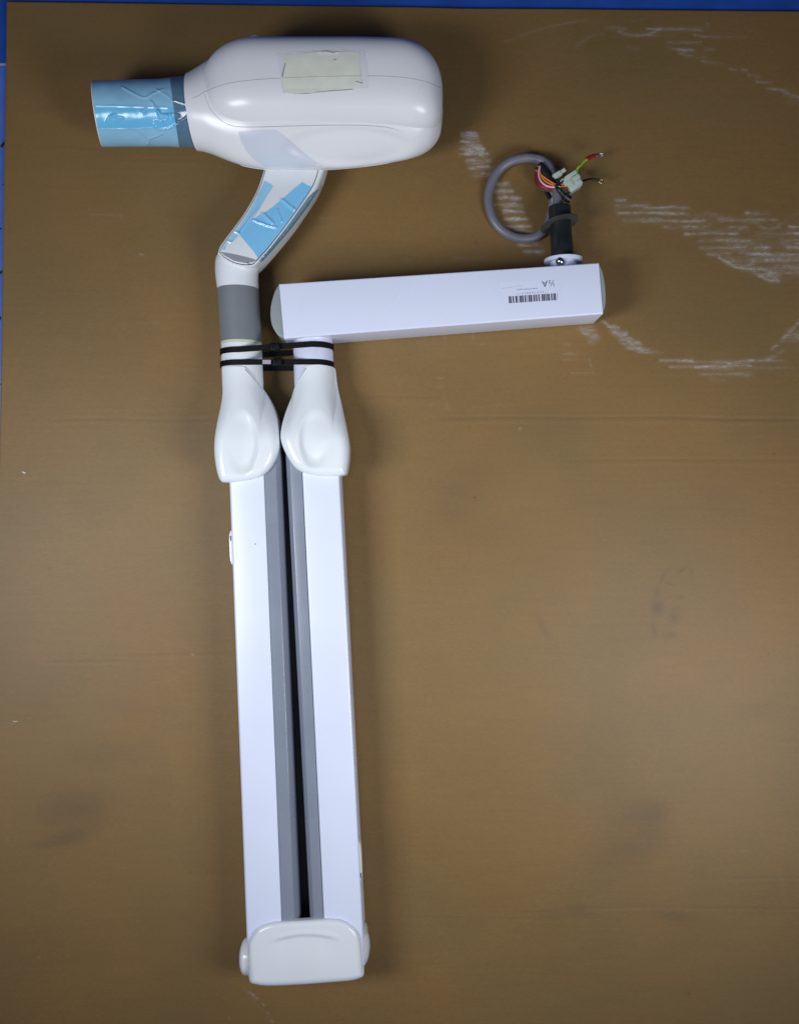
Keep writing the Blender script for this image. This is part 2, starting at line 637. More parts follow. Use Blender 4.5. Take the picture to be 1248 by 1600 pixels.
# right-hand rubs
lines = [(312, 962, 976, .5), (322, 962, 1010, .6), (324, 1005, 1076, .4), (333, 966, 1075, .5), (334, 1085, 1118, .35), (344, 974, 1030, .55), (345, 1020, 1098, .55),
         (344, 1123, 1212, .42), (333, 1166, 1198, .35), (355, 1038, 1105, .6), (355, 1140, 1166, .4), (354, 1233, 1262, .5), (365, 1070, 1152, .5), (365, 1182, 1262, .28),
         (376, 1092, 1150, .5), (377, 1150, 1170, .5), (376, 1222, 1262, .4), (387, 1094, 1165, .4), (387, 1178, 1200, .5), (387, 1228, 1262, .45), (397, 1106, 1140, .5),
         (397, 1156, 1172, .4), (397, 1176, 1262, .5), (407, 1170, 1195, .4), (407, 1198, 1262, .35), (417, 1210, 1262, .3), (428, 1200, 1262, .35), (365, 1240, 1262, .6), (380, 1245, 1262, .5)]
for v, a, c, am in lines:
    n_ = max(2, int((c - a) / 14))
    xs_ = np.linspace(a, c, n_ + 1)
    pts = [(x, v + rng.uniform(-.7, .7)) for x in xs_]
    stroke(scuff, pts, 1.7, am)
    stroke(scuff, pts, 4.5, am * .28)
    for x in xs_[:-1]:
        if rng.random() < .6:
            stroke(scuff, [(x, v + rng.uniform(-1.5, 1.5)), (x + rng.uniform(6, 18), v + rng.uniform(-1.5, 1.5))], rng.uniform(1.2, 2.8), am * .5)
stroke(scuff, crom([(1176, 345), (1190, 355), (1202, 358), (1216, 354)], 6), 2.4, .33)
stroke(scuff, crom([(1120, 335), (1145, 343), (1175, 348)], 6), 2.5, .14)
stroke(scuff, crom([(1218, 350), (1235, 340), (1262, 325)], 6), 3.0, .12)
stroke(scuff, crom([(1123, 403), (1138, 411), (1152, 418), (1172, 422), (1185, 430), (1198, 437), (1215, 439)], 6), 2.0, .62)
stroke(scuff, crom([(1140, 408), (1165, 414), (1190, 424), (1212, 432)], 6), 6.5, .36)
stroke(scuff, crom([(1170, 408), (1200, 420), (1260, 418)], 6), 11, .26)
stroke(scuff, crom([(1110, 350), (1150, 380), (1165, 395)], 6), 12, .12)
stroke(scuff, [(1180, 385), (1250, 390)], 20, .17)
# arc under the bar end
stroke(scuff, crom([(940, 501), (953, 511), (968, 523), (984, 534), (1000, 545)], 6), 2.6, .38)
flutes([(958, 512), (970, 523), (985, 535), (1002, 546), (1018, 552)], [8, 9, 13, 15, 16], 0.42, step=5.3, v_first=512, ragged=4)
for a in ((1011, 550, 1036, 553, .4), (1031, 563, 1081, 563.5, .6), (1060, 564, 1140, 566.5, .5), (1137, 567, 1175, 563, .5), (1170, 563.5, 1222, 563, .4), (1046, 573, 1172, 574.5, .48), (1086, 574, 1110, 573, .5),
          (1130, 572, 1170, 571, .35), (1092, 584, 1168, 584.5, .42), (1110, 593, 1135, 595, .15), (1172, 574, 1240, 575, .15)):
    n_ = max(2, int((a[2] - a[0]) / 12))
    pts = [(a[0] + (a[2] - a[0]) * k / n_, a[1] + (a[3] - a[1]) * k / n_ + rng.uniform(-.6, .6)) for k in range(n_ + 1)]
    stroke(scuff, pts, 1.9, a[4])
stroke(scuff, [(1110, 570), (1170, 578)], 8, .30)
stroke(scuff, crom([(1205, 546), (1220, 533), (1235, 517), (1250, 500)], 6), 2.2, .55)
stroke(scuff, crom([(1200, 560), (1214, 553), (1222, 548)], 4), 3, .3)
for v in (522, 528, 532.5):
    stroke(scuff, [(1226 - (v - 520) * .4, v), (1262, v + .5)], 1.9, .42)
stroke(scuff, [(1235, 520), (1260, 528)], 7, .2)
flutes([(916, 512), (921, 522), (930, 534)], [10, 9, 7], 0.24, step=5.3, v_first=511, ragged=3)
for v, a, c in ((551, 885, 909), (562, 880, 921), (583, 893, 926), (553, 880, 900), (538, 880, 890)):
    stroke(scuff, [(a, v), (c, v)], 1.2, .28)
stroke(scuff, [(921, 561), (923, 573)], 1.2, .35)
for k in range(7):
    stroke(scuff, [(941 + k * 2.2, 501 + k * 2.0), (942 + k * 2.2, 501.4 + k * 2.0)], 1.1, .7)
# top right scratches
TR = [([(900, 72), (925, 54), (942, 52)], 1.6, .16), ([(947, 43), (962, 42), (978, 44)], 1.7, .42), ([(967, 49), (984, 54), (1006, 54), (1018, 51), (1030, 46), (1060, 45), (1095, 46)], 1.9, .46), ([(1010, 45), (1030, 44)], 1.5, .45),
      ([(1011, 56), (1030, 55), (1048, 56)], 1.6, .36), ([(1085, 54), (1101, 57), (1123, 57)], 1.6, .34), ([(1123, 57), (1165, 57)], 1.6, .13), ([(1044, 65), (1070, 66), (1095, 66)], 1.8, .38), ([(1101, 76), (1115, 76)], 1.6, .3),
      ([(1045, 75), (1067, 77), (1082, 77)], 1.8, .38), ([(1062, 82), (1073, 86), (1101, 88)], 2.0, .4), ([(1067, 78), (1080, 84)], 4, .2), ([(1097, 96), (1115, 97), (1127, 99)], 1.8, .38), ([(1140, 107), (1150, 109)], 1.7, .38), ([(1158, 108), (1166, 110)], 1.6, .35),
      ([(1168, 117), (1185, 119)], 1.8, .34), ([(1182, 128), (1204, 129)], 1.8, .4), ([(1200, 138), (1229, 141)], 2.0, .42), ([(1225, 147), (1252, 152)], 2.2, .5), ([(1230, 155), (1252, 158)], 5, .14), ([(980, 74), (998, 76)], 1.6, .2), ([(1105, 36), (1106, 44)], 1.2, .3),
      ([(788, 65), (820, 53), (848, 44), (880, 37), (915, 31)], 1.3, .22), ([(985, 33), (1010, 28)], 1.5, .1)]
for pts, wd, am in TR:
    stroke(scuff, crom(pts, 6), wd, am)
    stroke(scuff, crom(pts, 3), wd * 2.2, am * .2)
# small marks elsewhere
for pts, wd, am in (([(141, 336), (165, 335), (190, 337)], 1.1, .14), ([(189, 336), (190, 342)], 1.0, .3), ([(141, 336), (145, 350)], 1.5, .07), ([(210, 397), (230, 399)], 1.3, .08), ([(219, 398), (223, 398)], 1.2, .35), ([(186, 438), (186, 443)], 0.9, .3), ([(155, 483), (164, 485)], 1.0, .15),
                    ([(390, 1550), (397, 1556)], 1.3, .5), ([(400, 1560), (404, 1561)], 1.3, .5), ([(410, 1568), (413, 1572)], 1.2, .4), ([(416, 1580), (419, 1583)], 1.2, .4), ([(423, 1593), (425, 1596)], 1.2, .4), ([(380, 1543), (428, 1600)], 1.0, .13), ([(358, 1591), (359, 1592)], 1.1, .5),
                    ([(738, 520), (739, 531)], 1.2, .25), ([(750, 538), (758, 539)], 1.4, .25), ([(693, 522), (695, 540)], 1.0, .15), ([(684, 590), (690, 591)], 1.8, .2), ([(680, 603), (692, 604)], 2.2, .14), ([(672, 634), (678, 629)], 1.1, .3), ([(693, 615), (700, 640)], 3.0, .08), ([(575, 617), (640, 616)], 1.2, .08),
                    ([(811, 671), (813, 669)], 0.9, .5), ([(711, 404), (760, 402)], 3, .10), ([(500, 340), (520, 341)], 1.4, .1), ([(61, 1495), (62, 1497)], 0.9, .4), ([(300, 1022), (302, 1023)], 1.3, .7), ([(500, 342), (504, 340)], 0.8, .4), ([(890, 553), (926, 552)], 1, .2), ([(905, 60), (915, 52)], 1, .06)):
    stroke(scuff, pts, wd, am)
for _ in range(70):
    u, v = rng.uniform(15, 1248), rng.uniform(20, 1590)
    a = rng.uniform(-.3, .3)
    l = rng.uniform(1, 14)
    stroke(scuff, [(u, v), (u + l * math.cos(a), v + l * math.sin(a))], rng.uniform(.7, 1.3), rng.uniform(.03, .14))
for _ in range(60):
    u, v = rng.uniform(15, 1248), rng.uniform(20, 1590)
    stroke(stain, [(u, v), (u + .5, v + .5)], rng.uniform(.7, 1.1), rng.uniform(.1, .35))
for u, v, am in ((741, 777, 1.0), (77, 887, .6), (1208, 709, .5), (1200, 1021, .5), (1075, 1553, .7), (743, 379, .6), (697, 858, .3), (264, 1257, .4)):
    stroke(stain, [(u, v), (u + .8, v + .4)], 1.5, am)
# smudges
for a in ((120, 1262, 58, 34, .30, -12), (95, 1313, 50, 9, .22, -10), (130, 1300, 45, 12, .20, -18), (160, 1180, 70, 24, .12, 0), (215, 1105, 60, 14, .10, 0), (990, 1300, 52, 44, .26, 20), (1020, 1268, 26, 20, .16, 0), (960, 1340, 50, 40, .12, 0), (1052, 1432, 30, 9, .26, 6), (905, 1422, 16, 8, .28, 0),
          (870, 1430, 34, 8, .16, 0), (1090, 1465, 60, 30, .10, 0), (1190, 1400, 50, 30, .10, 0), (845, 665, 60, 26, .12, 0), (740, 740, 55, 36, .15, -10), (700, 790, 34, 34, .14, 0), (720, 830, 70, 30, .08, 0), (848, 980, 6, 22, .22, -28), (1180, 1110, 60, 20, .10, 0), (1120, 760, 60, 40, .08, 0),
          (1010, 1110, 90, 40, .05, 0), (930, 1180, 60, 50, .05, 0), (60, 1480, 90, 60, .08, 0), (1150, 1540, 140, 60, .06, 0), (300, 1480, 80, 60, .05, 0)):
    blob(stain, *a)
# shoe-like print
for a in ((1027, 925, 5, 7, .16, 0), (1025, 950, 9, 13, .18, 5), (1021, 984, 4, 10, .18, -8), (1047, 913, 11, 2, .14, 10), (1066, 890, 9, 3, .16, -35), (1053, 965, 9, 8, .13, 0), (1047, 993, 14, 5, .16, 5), (1062, 933, 6, 3, .10, 0), (1080, 895, 3, 5, .12, 0), (1035, 902, 3, 10, .12, 20), (1060, 950, 12, 3, .08, 0)):
    blob(stain, *a[:4], a[4] * 2.0, a[5])

# creases (real folds in the sheet, a little dirt along them)
for pts, am in (([(690, 654), (800, 652), (900, 653), (1050, 652), (1150, 655), (1262, 655)], 1.0), ([(900, 720), (1000, 718), (1100, 718), (1262, 719)], .6), ([(545, 621), (600, 620), (690, 621)], .45), ([(90, 655), (160, 654), (260, 656), (335, 654)], .55), ([(70, 1036), (120, 1035), (190, 1033)], .6), ([(190, 1026), (270, 1024), (362, 1023)], .5),
                ([(1140, 1374), (1190, 1372), (1262, 1373)], .6), ([(820, 1426), (940, 1420), (1010, 1418), (1130, 1420), (1262, 1421)], .45), ([(560, 1434), (700, 1434), (830, 1436)], .22), ([(60, 229), (110, 228), (150, 231)], .4), ([(180, 247), (260, 249), (320, 248)], .35), ([(130, 198), (145, 201), (300, 202)], .2)):
    P = crom(pts, 8)
    d0 = 18
    sl = window(P[:, 0].min() - 30, P[:, 0].max() + 30, P[:, 1].min() - d0, P[:, 1].max() + d0)
    vv = np.interp(PU[sl], P[:, 0], P[:, 1])
    fade = sst(P[0, 0] - 25, P[0, 0] + 25, PU[sl]) * (1 - sst(P[-1, 0] - 25, P[-1, 0] + 25, PU[sl]))
    dv = PV[sl] - vv
    hz[sl] += 0.5 * am * fade * (-0.55 * np.exp(-(dv / 2.0) ** 2) + 0.35 * np.exp(-((dv - 5) / 3.0) ** 2) + 0.2 * np.exp(-((dv + 5) / 3.0) ** 2))
    stain[sl] += am * fade * 0.24 * np.exp(-((dv + 0.3) / 1.5) ** 2)
# gentle waviness and the flutes showing through
hz += 0.5 * np.sin(PU / 260 + 1.2) * np.sin(PV / 190 + .4) + 0.25 * np.sin(PU / 97 + PV / 143)
hz += 0.018 * np.sin(PV * 2 * math.pi / 10.6 + 0.4 * np.sin(PU / 300)) * (0.4 + 0.6 * sst(-.6, .8, np.sin(PU / 210 + PV / 330)))
hz -= hz.max()
scuff = np.clip(scuff, 0, 0.85)
stain = np.clip(stain * 1.1, 0, 0.8)
V = np.stack([PU - 624, 800 - PV, hz], -1).reshape(-1, 3)
ii, jj = np.meshgrid(np.arange(nu - 1), np.arange(nv - 1))
a = (jj * nu + ii).ravel()
quads = np.stack([a, a + nu, a + nu + 1, a + 1], 1)
# skirt: the thickness of the board
bi = np.r_[np.arange(nu), np.arange(1, nv) * nu + nu - 1, (nv - 1) * nu + np.arange(nu - 2, -1, -1), np.arange(nv - 2, 0, -1) * nu]
lowV = V[bi].copy(); lowV[:, 2] = zf + 0.5
nb = len(bi)
low = len(V) + np.arange(nb)
sk = np.stack([bi, np.roll(bi, -1), np.roll(low, -1), low], 1)
Vall = np.vstack([V, lowV])
quads = np.vstack([quads, sk]).astype(np.int32)
cc = np.array([600.0 - 624, 800 - 900.0, 0])
me = bpy.data.meshes.new('cardboard_sheet')
me.vertices.add(len(Vall))
me.vertices.foreach_set('co', (((Vall - cc) * S).astype(np.float32)).ravel())
me.loops.add(quads.size)
me.loops.foreach_set('vertex_index', quads.ravel())
me.polygons.add(len(quads))
me.polygons.foreach_set('loop_start', np.arange(0, quads.size, 4, dtype=np.int32))
me.polygons.foreach_set('use_smooth', np.ones(len(quads), dtype=bool))
me.update(calc_edges=True)
me.validate()
for nm, arr in (('scuff', scuff), ('stain', stain)):
    at = me.attributes.new(nm, 'FLOAT', 'POINT')
    at.data.foreach_set('value', np.r_[arr.ravel(), np.zeros(nb)].astype(np.float32))
me.materials.append(M['card'])
card = bpy.data.objects.new('cardboard_sheet', me)
sc.collection.objects.link(card)
card.location = cc * S
tag(card, 'large brown cardboard sheet with chalky scuffs and creases under the white arm', 'cardboard')

# ------------------------------------------------------------------ the dental x-ray arm
arm = empty('dental_x_ray_arm', U(450, 800, 0))
tag(arm, 'folded white dental x-ray arm with blue wrapped cone lying on cardboard', 'x-ray machine')


# ---- tube head
def sring(x, yc, wy, zc, hz_, n=72, ex=2.4, ez=2.4):
    t = np.linspace(0, 2 * math.pi, n, endpoint=False)
    c, s = np.cos(t), np.sin(t)
    y = yc + wy * np.sign(c) * np.abs(c) ** (2 / ex)
    z = zc + hz_ * np.sign(s) * np.abs(s) ** (2 / ez)
    return np.c_[np.full(n, x), y, z]


ZC = 74.0


def X(u): return (u - 624) * (D - ZC) / D
def Y(v): return (800 - v) * (D - ZC) / D


bot = np.array([(299, 232.5), (308, 233.5), (330, 239), (360, 251), (385, 258.5), (410, 262.5), (440, 264), (480, 264), (520, 263), (560, 259.5), (600, 254), (640, 246), (665, 236), (680, 223), (688, 208), (691, 185)], float)
top = np.array([(299, 119.5), (308, 114.5), (320, 107), (335, 96), (350, 90), (370, 86), (400, 84), (450, 82), (520, 82), (580, 84), (630, 90), (660, 102), (680, 120), (688, 140), (691, 165)], float)
xs = np.unique(np.r_[np.linspace(299, 330, 12), np.linspace(330, 640, 110), np.linspace(640, 680, 20), 691 - 11 * (np.linspace(1, 0, 16) ** 2)])
rings = []
for u in xs:
    yb, yt = Y(np.interp(u, *crom(bot, 6).T)), Y(np.interp(u, *crom(top, 6).T))
    f = sst(299, 400, u)
    hzv = (1 - f) * 53.5 + f * 58
    endf = np.clip((691 - u) / 60, 0, 1)
    hzv *= max(0.02, (1 - (1 - endf) ** 3.2)) ** (1 / 2.2)
    e = 2.0 - 0.12 * f
    r = sring(X(u), (yb + yt) / 2, (yt - yb) / 2, ZC, hzv, 120, e, e)
    rings.append(r)
V, F = loft(rings)
uu, vv = UV(V)
V[:, 0] -= (V[:, 1] - Y(176)) * 0.085 * (1 - sst(301, 345, uu))
V[:, 0] += 2.0 * (1 - sst(299, 330, uu))
# shallow oval recess in the flank below the crease
uu, vv = UV(V)
ov = ((uu - 545) / 108) ** 2 + ((vv - 229) / 33) ** 2
dep = 7.0 * (1 - sst(0.42, 1.02, ov)) * (V[:, 2] > 60)
V[:, 2] -= dep * 0.75
V[:, 1] += dep * 0.55
hb = MB().add(V, F)
head = hb.build('tube_head', M['head'], arm, 50)

# outer capsule-shaped shell
rings = []
u0, u1 = 317.0, 691.0
ZS = 80.0


def Xs(u): return (u - 624) * (D - ZS) / D


yc0, w0 = 620.0, 67.0
ts = np.r_[1 - np.cos(np.linspace(0.03, math.pi / 2, 26))]
ul = u0 + ts * 95
ur = u1 - ts[::-1] * 80
for u in np.r_[ul, np.linspace(ul[-1], ur[0], 46)[1:-1], ur]:
    tl_ = np.clip((u - u0) / 95, 0, 1)
    tr_ = np.clip((u1 - u) / 80, 0, 1)
    kl = max(1e-3, 1 - (1 - tl_) ** 2.3) ** (1 / 2.3)
    kr = max(1e-3, 1 - (1 - tr_) ** 2.9) ** (1 / 2.9)
    bow = 1.5 * math.sin((u - 520) / 170 * 1.5)
    shift = -6 * (1 - tl_) ** 2 - 14 * (1 - tr_) ** 2
    rings.append(sring(Xs(u), yc0 + shift - max(0, (u - 560)) * 0.02, w0 * kl * kr, ZS, 72 * (kl * kr) ** 0.85, 120, 2.9, 3.1))
V, F = loft(rings)
sb = MB().add(V, F)
shell = sb.build('outer_shell', M['head'], head, 50)
hv, hf = np.vstack(hb.V), hb.F
both = MB().add(hv, hf).add(V, F)
bvh_head = both.bvh()
# crease where the shell meets the body, and the parting line
ln = drape_line(bvh_head, [(319, 128), (319, 143), (325, 162), (335, 178), (350, 191), (368, 197.5), (400, 198.5), (450, 197), (520, 195.5), (570, 196), (605, 199), (625, 205), (638, 213)], -0.15)
V, F = tube(ln, np.interp(np.linspace(0, 1, len(ln)), [0, .15, .5, .8, 1], [.1, .3, .42, .45, .1]), 8)
mk('shell_joint', V, F, M['softseam'], head, 60)
ln = drape_line(bvh_head, [(301, 152.5), (309, 150.5), (317, 145), (335, 137), (360, 129.5), (400, 124.5), (450, 121.5), (520, 119.5), (580, 118.5), (620, 120), (650, 124), (672, 130), (688, 137)], -0.2)
V, F = tube(ln, 0.45, 8)
mk('parting_line', V, F, M['softseam'], head, 60)
# bright lip along the underside
lipn = [(365, 254), (385, 260), (410, 264), (440, 265.8), (480, 265.6), (520, 264.4), (560, 261), (600, 255.5), (635, 248)]
P3 = np.array([U(u, v - 1.2, 66) for u, v in crom(lipn, 8)])
V, F = tube(P3, np.interp(np.linspace(0, 1, len(P3)), [0, .1, .9, 1], [.3, 2.0, 2.0, .3]), 10)
mk('lip', V, F, M['head'], head, 60)


def curl(u, v):
    e = 0
    if v < 86: e += 1.2 * max(0, 1 - (v - 80) / 6) * (1 if 495 < u < 530 else .2)
    if v > 139: e += 0.9 * max(0, (v - 139) / 6)
    return e + 0.12 * math.sin(u * .13 + v * .05) * math.sin(v * .14)


decal('clear_tape', [(433, 84), (470, 80.5), (520, 78.5), (568, 78), (573, 100), (575, 134), (576, 138), (545, 141), (500, 146), (443, 147), (441, 140), (437, 110)], bvh_head, M['tape'], head, 2.2, 0.35, lambda u, v: 0.1 * math.sin(u * .2) * math.sin(v * .15 + u * .04))
decal('paper_label', [(447, 86), (470, 84), (502, 81.5), (525, 82.5), (545, 81), (562, 83), (563, 105), (565, 130), (563, 136), (550, 140), (520, 142.5), (490, 145.5), (460, 147), (444, 146), (442, 130), (444, 108)], bvh_head, M['paper'], head, 2.0, 0.75, curl)
ln = drape_line(bvh_head, [(444, 122.3), (480, 120.8), (520, 119.7), (564, 119)], .85)
V, F = tube(ln, .35, 6)
mk('label_fold', V, F, M['faintfold'], head, 60)
for pts, r in (([(503, 82.5), (512, 81), (520, 83.5), (524, 82)], .5), ([(459, 146.7), (480, 146.4), (500, 144), (520, 142.2), (551, 140.2)], .5), ([(441, 121), (443, 112), (446, 100)], .45), ([(522, 95.5), (525, 93.5)], .7), ([(556, 128), (566, 130.5)], .6)):
    ln = drape_line(bvh_head, pts, 1.3)
    V, F = tube(ln, r, 6)
    mk('creased_edge', V, F, M['softseam'], head, 60)
decal('film_patch', [(372, 206), (400, 203), (432, 203), (446, 213), (466, 231), (480, 243), (503, 259), (470, 262.3), (415, 261), (398, 250), (385, 236), (378, 222)], bvh_head, M['patch'], head, 2.4, 0.25)
V, F = slab([U(375, 65, 90)[:2], U(392, 61.5, 90)[:2], U(406, 58.2, 90)[:2], U(399, 55.8, 90)[:2], U(386, 60, 90)[:2]], 92, 93.2, 0.3, 1)
mk('tape_tab', V, F, M['tape'], head)

# ---- cone
ax0, ax1 = np.array([X(157) - 2, Y(179.5), ZC + 3]), np.array([X(304), Y(176), ZC])


def cone_pt(u, th, r):
    """ring point of the cone at photograph column u"""
    f = (u - 157) / (304 - 157)
    c = ax0 + (ax1 - ax0) * f
    ca, sa = math.cos(th), math.sin(th)
    # rings lean a little, as the end face does
    lean = math.radians(7.0)
    tilt = math.radians(9.0)
    return np.array([c[0] - r * ca * math.sin(lean) + r * sa * math.sin(tilt), c[1] + r * ca * math.cos(lean), c[2] + r * sa])


def rad(u):
    return float(np.interp(u, [150, 200, 255, 270, 272, 290, 306], [45.5, 45.7, 46.4, 47.2, 47.6, 48.6, 50.0]))


NT = 200
th = np.linspace(0, 2 * math.pi, NT, endpoint=False)


def cone_mesh(u0, u1, nx, dr, disp=None, u_in=None):
    rings = []
    for u in np.linspace(u0, u1, nx):
        R = np.array([cone_pt(u, t, rad(u) + dr) for t in th])
        if disp is not None:
            pu, pv = UV(R)
            dd = disp(pu, pv) * (R[:, 2] > ZC - 10)
            C = ax0 + (ax1 - ax0) * ((u - 157) / 147)
            R = R + (R - C) / np.linalg.norm(R - C, axis=1)[:, None] * dd[:, None]
        rings.append(R)
    return rings


# hollow cone
ro = cone_mesh(156.5, 304, 30, -0.6)
ri = cone_mesh(156.5, 280, 12, -4.0)
V, F = loft(ro + [ro[-1] * 0.3 + ri[-1] * 0.7] + ri[::-1] + [ro[0]], False, False)
cone = mk('collimator_cone', V, F, M['head'], arm, 40)
V, F = loft(cone_mesh(272.5, 306, 16, 0.2), True, True)
mk('collar_ring', V, F, M['filmdark'], cone, 40)
RID = [([(236.6, 159), (246.7, 172), (252.5, 179), (262.6, 179)], 1.8, 1.5), ([(246.7, 174), (251, 184), (258, 182)], 2.2, 1.6), ([(262, 179), (270, 178), (280, 181)], 1.4, 1.0), ([(262.6, 182), (257, 189), (250, 190), (242, 190)], 1.3, 1.1), ([(241, 195), (245, 200), (250, 202), (264, 200), (280, 193)], 1.4, 1.3),
       ([(268, 178), (277, 190), (291, 184), (298, 177)], 1.6, 1.3), ([(272.7, 157), (282, 160), (291, 163)], 1.4, 1.0), ([(167, 190), (173, 182), (180, 179)], 1.6, 1.1), ([(173, 182), (193, 184)], 1.2, .6), ([(221, 175), (228, 169)], 1.3, .9), ([(224, 178), (228, 176)], 1.3, .7), ([(234, 216), (244, 213), (255, 208)], 1.4, .9),
       ([(192, 137), (209, 146), (226, 153), (238, 147), (255, 140)], 1.6, .9), ([(157, 202), (200, 201.5), (244, 200)], 1.1, .6), ([(220, 205), (233, 218), (230, 225)], 2, .7), ([(245, 140), (262, 150), (270, 158)], 1.5, .7), ([(150, 165), (200, 166), (262, 168)], 1.2, .5), ([(255, 189), (262, 196)], 1.2, .8), ([(283, 207), (290, 203)], 1.4, .7)]


def wrinkle(pu, pv):
    Q = np.stack([pu, pv], -1)
    h = np.zeros(len(pu))
    for p, wd, am in RID:
        P = crom(p, 5)
        m_ = (pu > P[:, 0].min() - 8) & (pu < P[:, 0].max() + 8)
        if m_.any():
            h[m_] += 1.25 * am * np.exp(-(segdist(Q[m_], P) / wd) ** 2)
    h += 0.12 * np.sin(pu * .21 + pv * .13) * np.sin(pv * .17 - pu * .05) + 0.18 * sst(.2, 1, np.sin(pu * .11 + 2.2 * np.sin(pv * .06)))
    return h


NT = 300
th = np.linspace(0, 2 * math.pi, NT, endpoint=False)
fr = cone_mesh(157.2, 275.5, 130, 0.5, wrinkle)
V, F = loft(fr, False, False)
pu, pv = UV(V)
fm = []
for f in F:
    cu, cv = np.mean(pu[list(f)]), np.mean(pv[list(f)])
    zc_ = np.mean(V[list(f), 2])
    fm.append(1 if (zc_ > ZC and 164.5 + (cu - 160) * .035 + 1.2 * math.sin(cu * .09) < cv < 201.5 - (cu - 160) * .012) else 0)
mk('protective_film', V, F, [M['film'], M['film2']], cone, 60, fm)
fr2 = cone_mesh(274.5, 306.5, 36, 1.0, wrinkle)
V, F = loft(fr2, False, False)
mk('film_cuff', V, F, M['filmdark'], cone, 60)
# white rim of the open end
t_ = cone_mesh(156.3, 156.3001, 2, -0.6)[0]
V, F = tube(np.vstack([t_, t_[:2]]), 1.0, 8)
mk('rim', V, F, M['head'], cone, 60)


# ---- yoke (bent link between head and post)
def ylift(v):
    return np.interp(v, [255, 410], [-22, 0])


def yo(pts, z):
    return np.array([U(u, v, z + ylift(v))[:2] for u, v in pts])


def yz(P):
    ya, yb_ = U(0, 410, 80)[1], U(0, 255, 58)[1]
    return -22.0 * (P[:, 1] - ya) / (yb_ - ya)


def lifted(VF):
    V, F = VF
    V = V.copy()
    V[:, 2] += yz(V) * sst(20, 50, V[:, 2])
    return V, F


yout = crom([(416, 250), (412, 266), (400, 300), (380, 335), (351, 374), (343, 386), (340, 397)], 8).tolist() + crom([(348, 404), (365, 413), (385, 417), (399, 415)], 6).tolist() + \
    crom([(405, 409), (425, 387), (455, 352), (484, 312), (497, 291), (507, 265), (511, 250)], 8).tolist()
V, F = lifted(slab(resample(yo(yout, 76), 220), 26, 80, 6, 6, 6))
yb = MB().add(V, F)
yoke = yb.build('yoke', M['plastic'], arm, 40)
pin = crom([(418, 252), (414, 267), (403, 299), (383, 335), (354, 375), (346, 387), (343, 395)], 8).tolist() + crom([(350, 402), (366, 410.5), (384, 414), (396, 412.5)], 6).tolist() + \
    crom([(401, 407), (420, 386), (449, 349), (478, 308), (490, 288), (497, 268), (498, 252)], 8).tolist()
pin = np.array(pin)
cen = pin.mean(0)
V, F = lifted(slab(resample(yo(pin, 81), 220), 78, 80.5, 0.2, 1))
mk('cover_gap', V, F, M['seam'], yoke, 40)
pin2 = resample(pin, 220)
e = np.roll(pin2, -1, 0) - np.roll(pin2, 1, 0)
nn = np.stack([e[:, 1], -e[:, 0]], 1); nn /= np.linalg.norm(nn, axis=1)[:, None]
if np.mean(np.sum(nn * (pin2 - cen), 1)) < 0: nn = -nn
V, F = lifted(slab(yo(pin2 - nn * 0.9, 81), 78.5, 81.6, 0.7, 3))
pb = MB().add(V, F)
panel = pb.build('cover_panel', M['plastic'], yoke, 40)
ybv = MB().add(np.vstack(yb.V), yb.F).add(V, F).bvh()
yr = [([(440.8, 312.3), (450, 320), (460, 327.7)], 1.7, 1.1), ([(410.8, 334), (418, 341), (425.8, 348.5)], 2.0, 1.2), ([(434.6, 328), (436, 336), (440.8, 346.7)], 1.2, .7), ([(395.8, 344), (405, 348), (418.8, 352.9), (432, 356)], 1.3, .9), ([(408, 303), (404, 326), (385, 350), (374, 364)], 1.4, .6), ([(365, 361), (374, 365)], 1.2, .8), ([(355, 377), (364, 379)], 1.2, .6)]


def ydisp(u, v):
    h = 0.15 * math.sin(u * .2 + v * .1) * math.sin(v * .16)
    q = np.array([[u, v]])
    for p, wd, am in yr:
        h += 2.2 * am * math.exp(-(float(segdist(q, p)[0]) / (wd * 1.35)) ** 2)
    return h


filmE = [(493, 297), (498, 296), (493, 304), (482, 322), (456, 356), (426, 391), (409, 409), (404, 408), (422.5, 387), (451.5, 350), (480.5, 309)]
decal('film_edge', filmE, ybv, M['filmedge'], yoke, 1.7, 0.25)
filmR = [(396, 342), (405, 336.5), (413, 333), (428, 322), (441, 311), (456, 298), (472.5, 284.5), (479, 289), (487.0, 292)] + \
    [(476.5, 308), (447.5, 349), (418.5, 386), (403, 403)] + [ (395, 391), (387, 382), (375.5, 368), (374.5, 362), (385, 350)]
decal('protective_film', filmR, ybv, M['yfilm'], yoke, 0.75, 0.45, ydisp)
filmL = [(413, 282), (419, 285), (427, 290.5), (418, 305), (404.6, 327), (395, 342), (384, 351), (374, 362), (374, 367), (368, 373.5), (362, 379.5), (354, 381.5), (352, 391), (347.5, 389.5), (349, 386), (355, 377.5), (370.5, 357.5), (384.5, 338.5), (393.5, 322.5), (404.5, 302.5)]
decal('thin_film', filmL, ybv, M['yfilm2'], yoke, 1.1, 0.3, ydisp)
decal('shaded_end_facet', [(344.5, 394), (352, 394.5), (372, 398.5), (390, 403), (400, 406), (395.5, 409.8), (384, 411.3), (366, 407.8), (352.5, 400.3), (347, 396)], ybv, M['facet_shade'], yoke, 2.0, 0.35)  # grey sheet painting the shade of the facet that slopes away
ln = drape_line(ybv, [(386, 409.5), (389, 412.5), (392, 412)], 0.5)
V, F = tube(ln, .5, 6); mk('notch', V, F, M['seam'], yoke, 60)


